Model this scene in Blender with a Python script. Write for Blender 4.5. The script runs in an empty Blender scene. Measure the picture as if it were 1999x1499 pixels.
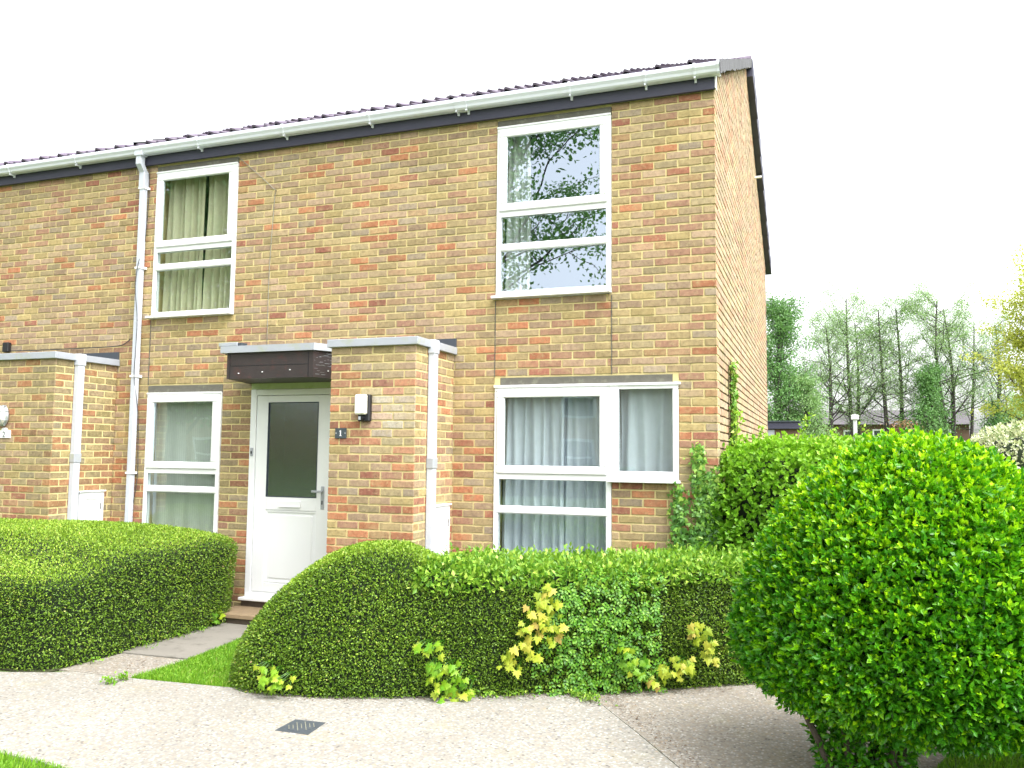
import bpy, math, random
import numpy as np
from mathutils import Matrix, Vector
PI = math.pi
S = bpy.context.scene
COL = S.collection
RNG = np.random.default_rng(7)
random.seed(7)

# ------------------------------------------------------------------ basics
def link(o, parent=None):
    COL.objects.link(o)
    if parent is not None:
        o.parent = parent
        if parent.location.length > 0 or parent.rotation_euler.z:
            o.matrix_parent_inverse = Matrix.LocRotScale(parent.location, parent.rotation_euler, None).inverted()
    return o

def tag(o, label=None, cat=None, group=None, kind=None):
    if label: o['label'] = label
    if cat: o['category'] = cat
    if group: o['group'] = group
    if kind: o['kind'] = kind
    return o

def thing(name, label, cat, loc=(0, 0, 0), group=None):
    o = bpy.data.objects.new(name, None)
    o.location = loc
    o.empty_display_size = .2
    link(o)
    return tag(o, label, cat, group)

class MB:
    """collects polygons in world space; build() links ONE mesh object"""
    def __init__(s): s.v = []; s.f = []
    def add(s, vs, fs):
        n = len(s.v); s.v += [tuple(p) for p in vs]; s.f += [tuple(i + n for i in f) for f in fs]; return s
    def box(s, x0, x1, y0, y1, z0, z1, b=0.0):
        if b <= 0:
            vs = [(x, y, z) for z in (z0, z1) for y in (y0, y1) for x in (x0, x1)]
            return s.add(vs, [(0, 2, 3, 1), (4, 5, 7, 6), (0, 1, 5, 4), (2, 6, 7, 3), (0, 4, 6, 2), (1, 3, 7, 5)])
        # chamfered box
        vs = []; idx = {}
        X = (x0, x1); Y = (y0, y1); Z = (z0, z1)
        for i in (0, 1):
            for j in (0, 1):
                for k in (0, 1):
                    sx = b if i == 0 else -b; sy = b if j == 0 else -b; sz = b if k == 0 else -b
                    idx[i, j, k, 0] = len(vs); vs.append((X[i], Y[j] + sy, Z[k] + sz))
                    idx[i, j, k, 1] = len(vs); vs.append((X[i] + sx, Y[j], Z[k] + sz))
                    idx[i, j, k, 2] = len(vs); vs.append((X[i] + sx, Y[j] + sy, Z[k]))
        F = []
        for i in (0, 1):
            q = [idx[i, 0, 0, 0], idx[i, 1, 0, 0], idx[i, 1, 1, 0], idx[i, 0, 1, 0]]; F.append(q if i else q[::-1])
            q = [idx[0, i, 0, 1], idx[0, i, 1, 1], idx[1, i, 1, 1], idx[1, i, 0, 1]]; F.append(q if i else q[::-1])
            q = [idx[0, 0, i, 2], idx[1, 0, i, 2], idx[1, 1, i, 2], idx[0, 1, i, 2]]; F.append(q if i else q[::-1])
        for j in (0, 1):
            for k in (0, 1):
                F.append([idx[0, j, k, 1], idx[1, j, k, 1], idx[1, j, k, 2], idx[0, j, k, 2]])
                F.append([idx[j, 0, k, 0], idx[j, 1, k, 0], idx[j, 1, k, 2], idx[j, 0, k, 2]])
                F.append([idx[j, k, 0, 0], idx[j, k, 1, 0], idx[j, k, 1, 1], idx[j, k, 0, 1]])
        for i in (0, 1):
            for j in (0, 1):
                for k in (0, 1):
                    F.append([idx[i, j, k, 0], idx[i, j, k, 1], idx[i, j, k, 2]])
        return s.add(vs, F)
    def poly(s, pts): return s.add(pts, [tuple(range(len(pts)))])
    def prism(s, pts, z0, z1):
        n = len(pts)
        vs = [(x, y, z0) for x, y in pts] + [(x, y, z1) for x, y in pts]
        return s.add(vs, [tuple(range(n))[::-1], tuple(range(n, 2 * n))] + [(i, (i + 1) % n, n + (i + 1) % n, n + i) for i in range(n)])
    def extr(s, prof, x0, x1, axis='x'):
        """profile (a,b) extruded along an axis: x -> (y,z)"""
        n = len(prof)
        mk = (lambda t, a, b: (t, a, b)) if axis == 'x' else ((lambda t, a, b: (a, t, b)) if axis == 'y' else (lambda t, a, b: (a, b, t)))
        vs = [mk(x0, a, b) for a, b in prof] + [mk(x1, a, b) for a, b in prof]
        return s.add(vs, [tuple(range(n)), tuple(range(n, 2 * n))[::-1]] + [(i, n + i, n + (i + 1) % n, (i + 1) % n) for i in range(n)])
    def tube(s, pts, rad, n=6):
        pts = [Vector(p) for p in pts]
        if not hasattr(rad, '__len__'): rad = [rad] * len(pts)
        vs = []
        for i, p in enumerate(pts):
            d = (pts[min(i + 1, len(pts) - 1)] - pts[max(i - 1, 0)])
            if d.length < 1e-9: d = Vector((0, 0, 1))
            d.normalize()
            a = Vector((1, 0, 0)) if abs(d.x) < .8 else Vector((0, 1, 0))
            u = d.cross(a).normalized(); w = d.cross(u)
            for k in range(n):
                t = 2 * PI * k / n
                vs.append(p + (u * math.cos(t) + w * math.sin(t)) * rad[i])
        F = []
        for i in range(len(pts) - 1):
            for k in range(n):
                F.append((i * n + k, i * n + (k + 1) % n, (i + 1) * n + (k + 1) % n, (i + 1) * n + k))
        F.append(tuple(range(n))); F.append(tuple(range((len(pts) - 1) * n, len(pts) * n))[::-1])
        return s.add(vs, F)
    def build(s, name, m, parent=None, smooth=False, recalc=True):
        me = bpy.data.meshes.new(name)
        me.from_pydata(s.v, [], s.f)
        if recalc:
            import bmesh
            bm = bmesh.new(); bm.from_mesh(me); bmesh.ops.recalc_face_normals(bm, faces=bm.faces); bm.to_mesh(me); bm.free()
        if smooth: me.polygons.foreach_set('use_smooth', [True] * len(me.polygons))
        me.materials.append(m)
        return link(bpy.data.objects.new(name, me), parent)

def mesh_np(name, V, F, m, parent=None, attr=None, smooth=False):
    V = np.asarray(V, dtype=np.float32).reshape(-1, 3); F = np.asarray(F, dtype=np.int32)
    k = F.shape[1]
    me = bpy.data.meshes.new(name)
    me.vertices.add(len(V)); me.vertices.foreach_set('co', V.ravel())
    me.loops.add(F.size); me.loops.foreach_set('vertex_index', F.ravel())
    me.polygons.add(len(F)); me.polygons.foreach_set('loop_start', np.arange(0, F.size, k, dtype=np.int32))
    me.polygons.foreach_set('use_smooth', np.full(len(F), bool(smooth)))
    me.update(calc_edges=True)
    for an, (typ, dat) in (attr or {}).items():
        a = me.attributes.new(an, typ, 'POINT')
        a.data.foreach_set('value' if typ == 'FLOAT' else 'color', np.asarray(dat, dtype=np.float32).ravel())
    me.materials.append(m)
    return link(bpy.data.objects.new(name, me), parent)

# ------------------------------------------------------------------ materials
def newmat(name):
    m = bpy.data.materials.new(name); m.use_nodes = True
    nt = m.node_tree; b = nt.nodes['Principled BSDF']; out = nt.nodes['Material Output']
    return m, nt, b, out
def nd(nt, t, **kw):
    n = nt.nodes.new(t)
    for k, v in kw.items():
        if k.startswith('i_'):
            n.inputs[k[2:].replace('_', ' ')].default_value = v
        else: setattr(n, k, v)
    return n
def ramp(nt, stops, fac, interp='LINEAR'):
    r = nt.nodes.new('ShaderNodeValToRGB'); cr = r.color_ramp; cr.interpolation = interp
    while len(cr.elements) > 1: cr.elements.remove(cr.elements[-1])
    cr.elements[0].position = stops[0][0]; cr.elements[0].color = (*stops[0][1], 1)
    for p, c in stops[1:]:
        e = cr.elements.new(p); e.color = (*c, 1)
    nt.links.new(fac, r.inputs[0]); return r.outputs[0]
def mixc(nt, fac, a, b, mode='MIX'):
    m = nt.nodes.new('ShaderNodeMix'); m.data_type = 'RGBA'; m.blend_type = mode
    for sock, v in ((m.inputs[0], fac), (m.inputs[6], a), (m.inputs[7], b)):
        if isinstance(v, bpy.types.NodeSocket): nt.links.new(v, sock)
        else: sock.default_value = v if isinstance(v, (int, float)) else (*v, 1)
    return m.outputs[2]
def noise(nt, scale, detail=3, rough=.55, co=None, dist=0):
    n = nd(nt, 'ShaderNodeTexNoise'); n.inputs['Scale'].default_value = scale
    n.inputs['Detail'].default_value = detail; n.inputs['Roughness'].default_value = rough; n.inputs['Distortion'].default_value = dist
    nt.links.new(co if co is not None else objco(nt), n.inputs['Vector']); return n.outputs['Fac']
def objco(nt):
    for n in nt.nodes:
        if n.type == 'TEX_COORD': return n.outputs['Object']
    return nt.nodes.new('ShaderNodeTexCoord').outputs['Object']
def bump(nt, b, h, strength=.3, dist=.01):
    n = nt.nodes.new('ShaderNodeBump'); n.inputs['Strength'].default_value = strength; n.inputs['Distance'].default_value = dist
    nt.links.new(h, n.inputs['Height']); nt.links.new(n.outputs[0], b.inputs['Normal']); return n
def mth(nt, op, a, b=None, clamp=False):
    n = nt.nodes.new('ShaderNodeMath'); n.operation = op; n.use_clamp = clamp
    for i, v in enumerate((a, b)):
        if v is None: continue
        if isinstance(v, bpy.types.NodeSocket): nt.links.new(v, n.inputs[i])
        else: n.inputs[i].default_value = v
    return n.outputs[0]

def mat_plain(name, c, rough=.5, var=.12, scale=6, spec=.5, bmp=0, metal=0, dirt=None):
    m, nt, b, out = newmat(name)
    f = noise(nt, scale, 4)
    col = mixc(nt, f, tuple(x * (1 - var) for x in c), tuple(min(1, x * (1 + var)) for x in c))
    if dirt:
        d = ramp(nt, [(.52, (0, 0, 0)), (.7, (1, 1, 1))], noise(nt, dirt[1], 6, .7))
        col = mixc(nt, mth(nt, 'MULTIPLY', d, dirt[2]), col, dirt[0])
    nt.links.new(col, b.inputs['Base Color']); b.inputs['Roughness'].default_value = rough
    b.inputs['Specular IOR Level'].default_value = spec; b.inputs['Metallic'].default_value = metal
    if bmp: bump(nt, b, noise(nt, scale * 8, 4), bmp)
    return m

def mat_brick(name, dirtcol=(.12, .10, .06), pale=0):
    m, nt, b, out = newmat(name)
    a = nd(nt, 'ShaderNodeAttribute', attribute_name='bc')
    n1 = noise(nt, 28, 5, .65)
    col = mixc(nt, .8, a.outputs['Color'], ramp(nt, [(.25, (.45, .42, .38)), (.55, (1, 1, 1)), (.8, (1.25, 1.2, 1.12))], n1), 'MULTIPLY')
    # patches inside the bricks where clay fired differently
    n2 = ramp(nt, [(.5, (0, 0, 0)), (.68, (1, 1, 1))], noise(nt, 9, 3, .6))
    col = mixc(nt, mth(nt, 'MULTIPLY', n2, .35), col, (.44, .33, .17))
    # pits
    v = nd(nt, 'ShaderNodeTexVoronoi', feature='F1'); v.inputs['Scale'].default_value = 46; nt.links.new(objco(nt), v.inputs['Vector'])
    pit = ramp(nt, [(.10, (1, 1, 1)), (.17, (0, 0, 0))], v.outputs['Distance'])
    gate = ramp(nt, [(.50, (0, 0, 0)), (.56, (1, 1, 1))], noise(nt, 11, 2, .5))
    pitm = mth(nt, 'MULTIPLY', pit, gate)
    col = mixc(nt, mth(nt, 'MULTIPLY', pitm, .8), col, (.04, .025, .015))
    sm = ramp(nt, [(.53, (0, 0, 0)), (.66, (1, 1, 1))], noise(nt, 22, 6, .75))
    col = mixc(nt, mth(nt, 'MULTIPLY', sm, .5), col, (.52, .43, .23))
    # weathering
    w = ramp(nt, [(.50, (0, 0, 0)), (.75, (1, 1, 1))], noise(nt, 1.3, 5, .65))
    col = mixc(nt, mth(nt, 'MULTIPLY', w, .38), col, dirtcol)
    mp = nt.nodes.new('ShaderNodeMapping'); mp.inputs['Scale'].default_value = (3.2, 3.2, .35); nt.links.new(objco(nt), mp.inputs[0])
    st = ramp(nt, [(.56, (0, 0, 0)), (.74, (1, 1, 1))], noise(nt, 1.5, 5, .6, co=mp.outputs[0]))
    col = mixc(nt, mth(nt, 'MULTIPLY', st, .38), col, (.19, .15, .09))
    nt.links.new(col, b.inputs['Base Color']); b.inputs['Roughness'].default_value = .92
    b.inputs['Specular IOR Level'].default_value = .2
    h = mth(nt, 'SUBTRACT', mth(nt, 'MULTIPLY', noise(nt, 130, 4, .7), .5), mth(nt, 'MULTIPLY', pitm, 1.2))
    bump(nt, b, h, .55, .006)
    return m
def mat_mortar(name, c=(.60, .49, .24)):
    m, nt, b, out = newmat(name)
    col = mixc(nt, noise(nt, 9, 5, .7), tuple(x * .72 for x in c), tuple(x * 1.15 for x in c))
    nt.links.new(col, b.inputs['Base Color']); b.inputs['Roughness'].default_value = .95
    b.inputs['Specular IOR Level'].default_value = .1
    bump(nt, b, noise(nt, 160, 3, .7), .6, .006)
    return m

def mat_leaf(name, stops, trans=.3, rough=.45, spec=.4, zgrow=None):
    m, nt, b, out = newmat(name)
    a = nd(nt, 'ShaderNodeAttribute', attribute_name='lc')
    col = ramp(nt, stops, a.outputs['Fac'])
    nt.links.new(col, b.inputs['Base Color']); b.inputs['Roughness'].default_value = rough
    b.inputs['Specular IOR Level'].default_value = spec
    t = nt.nodes.new('ShaderNodeBsdfTranslucent')
    nt.links.new(mixc(nt, .5, col, (.9, 1.0, .25), 'MULTIPLY'), t.inputs[0])
    mx = nt.nodes.new('ShaderNodeMixShader'); mx.inputs[0].default_value = trans
    nt.links.new(b.outputs[0], mx.inputs[1]); nt.links.new(t.outputs[0], mx.inputs[2]); nt.links.new(mx.outputs[0], out.inputs[0])
    return m

def mat_glass(name, base=.10, frost=False, tint=(.85, .92, .9)):
    m, nt, b, out = newmat(name); nt.nodes.remove(b)
    tr = nt.nodes.new('ShaderNodeBsdfTransparent'); tr.inputs[0].default_value = (*tint, 1)
    gl = nt.nodes.new('ShaderNodeBsdfGlossy'); gl.inputs['Roughness'].default_value = .0 if not frost else .012; gl.inputs[0].default_value = (.76, .87, 1, 1)
    fr = nt.nodes.new('ShaderNodeLayerWeight'); fr.inputs['Blend'].default_value = .5
    fac = mth(nt, 'ADD', mth(nt, 'MULTIPLY', mth(nt, 'POWER', fr.outputs['Facing'], 4.0), .9), base, True)
    bn = nt.nodes.new('ShaderNodeBump')
    if frost:
        bn.inputs['Strength'].default_value = .22; bn.inputs['Distance'].default_value = .003
        nt.links.new(noise(nt, 90, 2, .5, dist=1.5), bn.inputs['Height'])
        dk = nt.nodes.new('ShaderNodeBsdfDiffuse'); dk.inputs[0].default_value = (.012, .014, .012, 1)
        mm = nt.nodes.new('ShaderNodeMixShader'); mm.inputs[0].default_value = .75
        nt.links.new(tr.outputs[0], mm.inputs[1]); nt.links.new(dk.outputs[0], mm.inputs[2]); base_s = mm.outputs[0]
    else:
        bn.inputs['Strength'].default_value = .06; bn.inputs['Distance'].default_value = .02
        nt.links.new(noise(nt, 2.2, 1, .4), bn.inputs['Height']); base_s = tr.outputs[0]
    nt.links.new(bn.outputs[0], gl.inputs['Normal'])
    mx = nt.nodes.new('ShaderNodeMixShader'); nt.links.new(fac, mx.inputs[0]); nt.links.new(base_s, mx.inputs[1]); nt.links.new(gl.outputs[0], mx.inputs[2])
    nt.links.new(mx.outputs[0], out.inputs[0])
    return m

def mat_cloth(name, c, weave=0):
    m, nt, b, out = newmat(name)
    col = mixc(nt, noise(nt, 14, 3), tuple(x * .85 for x in c), c)
    if weave:
        w = nd(nt, 'ShaderNodeTexWave', bands_direction='X'); w.inputs['Scale'].default_value = weave; w.inputs['Distortion'].default_value = 2
        nt.links.new(objco(nt), w.inputs['Vector']); col = mixc(nt, mth(nt, 'MULTIPLY', w.outputs['Fac'], .25), col, tuple(x * .6 for x in c))
    nt.links.new(col, b.inputs['Base Color']); b.inputs['Roughness'].default_value = .9
    t = nt.nodes.new('ShaderNodeBsdfTranslucent'); nt.links.new(col, t.inputs[0])
    mx = nt.nodes.new('ShaderNodeMixShader'); mx.inputs[0].default_value = .35
    nt.links.new(b.outputs[0], mx.inputs[1]); nt.links.new(t.outputs[0], mx.inputs[2]); nt.links.new(mx.outputs[0], out.inputs[0])
    return m

def mat_aggregate(name, base, pebbles, spots=0, spotcol=(.06, .045, .03), moss=0):
    m, nt, b, out = newmat(name)
    v = nd(nt, 'ShaderNodeTexVoronoi', feature='F1'); v.inputs['Scale'].default_value = 58; nt.links.new(objco(nt), v.inputs['Vector'])
    sep = nt.nodes.new('ShaderNodeSeparateColor'); nt.links.new(v.outputs['Color'], sep.inputs[0])
    pc = ramp(nt, pebbles, sep.outputs[0], 'CONSTANT')
    edge = ramp(nt, [(.30, (0, 0, 0)), (.62, (1, 1, 1))], v.outputs['Distance'])
    col = mixc(nt, mth(nt, 'MULTIPLY', edge, .82), pc, base)
    big = noise(nt, .9, 5, .6)
    col = mixc(nt, ramp(nt, [(.35, (.0, .0, .0)), (.75, (.5, .5, .5))], big), col, tuple(x * .68 for x in base))
    if spots:
        s1 = ramp(nt, [(.60, (0, 0, 0)), (.68, (1, 1, 1))], noise(nt, 30, 4, .75))
        s2 = ramp(nt, [(.45, (0, 0, 0)), (.62, (1, 1, 1))], noise(nt, 1.9, 3, .5))
        col = mixc(nt, mth(nt, 'MULTIPLY', mth(nt, 'MULTIPLY', s1, s2), spots), col, spotcol)
    if moss:
        s3 = ramp(nt, [(.55, (0, 0, 0)), (.75, (1, 1, 1))], noise(nt, 2.2, 6, .7))
        col = mixc(nt, mth(nt, 'MULTIPLY', s3, moss), col, (.30, .27, .12))
    nt.links.new(col, b.inputs['Base Color']); b.inputs['Roughness'].default_value = .9
    b.inputs['Specular IOR Level'].default_value = .25
    bump(nt, b, mth(nt, 'ADD', mth(nt, 'MULTIPLY', v.outputs['Distance'], -1), noise(nt, 200, 3)), .5, .006)
    return m

M = {}
M['gutter_white'] = mat_plain('gutter_white', (.74, .77, .85), .35, .04, 3, dirt=((.5, .52, .42), 3, .25))
M['upvc'] = mat_plain('upvc', (.80, .81, .82), .35, .03, 3)
M['upvc_grey'] = mat_plain('upvc_grey', (.36, .38, .41), .45, .08, 5, dirt=((.35, .38, .2), 7, .35))
M['upvc_pipe'] = mat_plain('upvc_pipe', (.50, .53, .59), .4, .04, 3)
M['moss_white'] = mat_plain('moss_white', (.42, .50, .27), .6, .15, 9, dirt=((.25, .36, .10), 5, .8))
M['cap'] = mat_plain('cap', (.34, .36, .40), .5, .12, 8, dirt=((.30, .34, .16), 6, .6))
M['conc_lintel'] = mat_plain('conc_lintel', (.12, .115, .095), .9, .3, 14, bmp=.4, dirt=((.30, .30, .22), 9, .5))
M['dark_wood'] = mat_plain('dark_wood', (.035, .026, .026), .5, .3, 9, bmp=.15, dirt=((.10, .03, .025), 8, .5))
M['fascia'] = mat_plain('fascia', (.045, .045, .075), .55, .15, 3)
M['felt'] = mat_plain('felt', (.05, .06, .075), .8, .2, 10, bmp=.3)
M['tile'] = mat_plain('tile', (.11, .085, .125), .7, .3, 7, bmp=.3, dirt=((.22, .2, .2), 5, .5))
M['verge_mortar'] = mat_plain('verge_mortar', (.11, .11, .12), .9, .3, 12, bmp=.5)
M['glass'] = mat_glass('glass', .17)
M['glass_dark'] = mat_glass('glass_dark', .38, tint=(.95, 1, 1))
M['glass_frost'] = mat_glass('glass_frost', .5, True)
M['seal'] = mat_plain('seal', (.03, .04, .06), .6, .1)
M['black'] = mat_plain('black', (.015, .015, .018), .4, .1)
M['slate'] = mat_plain('slate', (.045, .06, .07), .5, .2, 12)
M['lamp_white'] = mat_plain('lamp_white', (.78, .76, .66), .3, .03)
M['galv'] = mat_plain('galv', (.42, .45, .47), .35, .1, metal=.6)
M['curt_beige'] = mat_cloth('curt_beige', (.86, .80, .56))
M['curt_blue'] = mat_cloth('curt_blue', (.86, .90, .98))
M['curt_net'] = mat_cloth('curt_net', (.84, .86, .78), 12)
M['curt_lace'] = mat_cloth('curt_lace', (.90, .92, .88))
M['room'] = mat_plain('room', (.10, .10, .09), .9)
M['cable'] = mat_plain('cable', (.05, .05, .05), .6)
M['wire'] = mat_plain('wire', (.25, .24, .2), .7)
M['brick'] = mat_brick('brick')
M['mortar'] = mat_mortar('mortar', (.66, .56, .28))
M['mortar_shade'] = mat_mortar('mortar_shade', (.12, .09, .06))  # gable joints: shade of the raked recesses put into the mortar colour
M['step'] = mat_plain('step', (.27, .195, .115), .9, .25, 12, bmp=.3, dirt=((.18, .13, .08), 5, .5))
M['step_riser'] = mat_plain('step_riser', (.10, .075, .055), .9, .4, 10, bmp=.4)
M['path'] = mat_plain('path', (.205, .19, .165), .9, .22, 3, bmp=.3, dirt=((.05, .045, .03), 4, .6))
pb = [(0, (.32, .305, .27)), (.15, (.24, .225, .20)), (.3, (.38, .37, .34)), (.45, (.30, .25, .19)), (.52, (.50, .49, .46)), (.66, (.21, .21, .21)), (.78, (.34, .33, .30)), (.94, (.10, .095, .09)), (.97, (.38, .29, .20))]
M['agg'] = mat_aggregate('agg', (.28, .263, .228), pb, 0, moss=.25)
M['agg_dark'] = mat_aggregate('agg_dark', (.27, .235, .19), [(p, tuple(c * .92 for c in q)) for p, q in pb], .95, (.10, .065, .035), moss=.3)
M['soil'] = mat_plain('soil', (.055, .06, .025), .95, .5, 4, bmp=.5)
M['joint'] = mat_plain('joint', (.10, .09, .05), .95, .4, 12, dirt=((.12, .18, .04), 6, .8))
M['drain'] = mat_plain('drain', (.055, .065, .075), .6, .2, 20, bmp=.3)
M['drain_line'] = mat_plain('drain_line', (.22, .22, .16), .8, .2, 20)
M['bark'] = mat_plain('bark', (.085, .07, .055), .95, .4, 12, bmp=.5)
M['bark_bg'] = mat_plain('bark_bg', (.065, .055, .055), .95, .4, 3)
M['twig'] = mat_plain('twig', (.045, .04, .018), .95, .5, 30)
M['core'] = mat_plain('core', (.008, .018, .004), .95, .5, 25)  # dark filler inside the foliage, added to block light
M['fence'] = mat_plain('fence', (.10, .07, .06), .9, .3, 2)
M['bg_brick'] = mat_plain('bg_brick', (.16, .10, .07), .9, .3, 2)
M['bg_roof'] = mat_plain('bg_roof', (.10, .09, .10), .9, .2, 2)
M['bg_glass'] = mat_plain('bg_glass', (.06, .07, .08), .1, .1)
M['ivy_stem'] = mat_plain('ivy_stem', (.09, .06, .035), .9, .3, 20)

# leaf palettes, dark -> fresh
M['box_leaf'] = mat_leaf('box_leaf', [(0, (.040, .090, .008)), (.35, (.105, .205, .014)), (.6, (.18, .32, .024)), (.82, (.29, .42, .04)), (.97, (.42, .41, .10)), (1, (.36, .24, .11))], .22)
M['box_lit_top'] = mat_leaf('box_lit_top', [(0, (.10, .20, .015)), (.35, (.21, .36, .028)), (.7, (.34, .50, .05)), (.93, (.50, .54, .12)), (1, (.50, .40, .18))], .3)  # hedge tops: fresh growth, with light from above put into the colour
M['privet'] = mat_leaf('privet', [(0, (.022, .13, .006)), (.25, (.06, .27, .008)), (.50, (.15, .43, .008)), (.72, (.30, .60, .008)), (1, (.52, .76, .015))], .3, .32, .5)
M['privet_hedge'] = mat_leaf('privet_hedge', [(0, (.06, .16, .02)), (.35, (.13, .30, .03)), (.65, (.26, .46, .045)), (.88, (.42, .60, .09)), (1, (.56, .68, .18))], .35, .4)
M['cornus'] = mat_leaf('cornus', [(0, (.06, .18, .014)), (.4, (.16, .38, .02)), (.75, (.33, .58, .045)), (1, (.54, .70, .14))], .35, .4)
M['ivy'] = mat_leaf('ivy', [(0, (.03, .09, .03)), (.45, (.09, .23, .04)), (.8, (.20, .40, .05)), (1, (.40, .52, .10))], .2, .35)
M['maple_y'] = mat_leaf('maple_y', [(0, (.28, .42, .03)), (.6, (.44, .52, .045)), (.88, (.55, .53, .07)), (1, (.56, .40, .12))], .4, .5)
M['maple_g'] = mat_leaf('maple_g', [(0, (.13, .34, .02)), (.6, (.25, .45, .02)), (1, (.42, .50, .04))], .4, .5)
M['rose'] = mat_leaf('rose', [(0, (.05, .17, .01)), (.5, (.11, .32, .015)), (1, (.24, .46, .04))], .35, .4)
M['grass'] = mat_leaf('grass', [(0, (.09, .24, .012)), (.5, (.17, .38, .02)), (.9, (.28, .46, .04)), (1, (.45, .42, .14))], .35, .5)
M['bg_green'] = mat_leaf('bg_green', [(0, (.17, .29, .12)), (.5, (.28, .44, .18)), (1, (.40, .56, .25))], .4, .6)  # haze over the distant trees put into these pale leaf colours
M['bg_dark'] = mat_leaf('bg_dark', [(0, (.09, .19, .06)), (.5, (.15, .31, .10)), (1, (.24, .42, .14))], .35, .6)
M['bg_lime'] = mat_leaf('bg_lime', [(0, (.42, .48, .08)), (.5, (.58, .62, .13)), (1, (.75, .72, .25))], .45, .6)
M['varieg'] = mat_leaf('varieg', [(0, (.08, .16, .04)), (.3, (.25, .34, .14)), (.55, (.62, .66, .46)), (1, (.85, .86, .70))], .3, .5)

# ------------------------------------------------------------------ brickwork (real bricks standing proud of a mortar bed)
RH = .0771; BL = .225; JT = .0148
PAL = np.array([(.385, .295, .155), (.375, .28, .17), (.39, .28, .19), (.345, .245, .165), (.40, .31, .145), (.35, .28, .165), (.345, .275, .20), (.44, .185, .10), (.34, .145, .10), (.47, .21, .11)])
def vnoise(x, z, s):
    return .5 + .5 * math.sin(x * 1.9 + s) * math.cos(z * 1.3 - s * 2) * .7 + .3 * math.sin(x * 4.7 - z * 3.1 + s)

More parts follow.
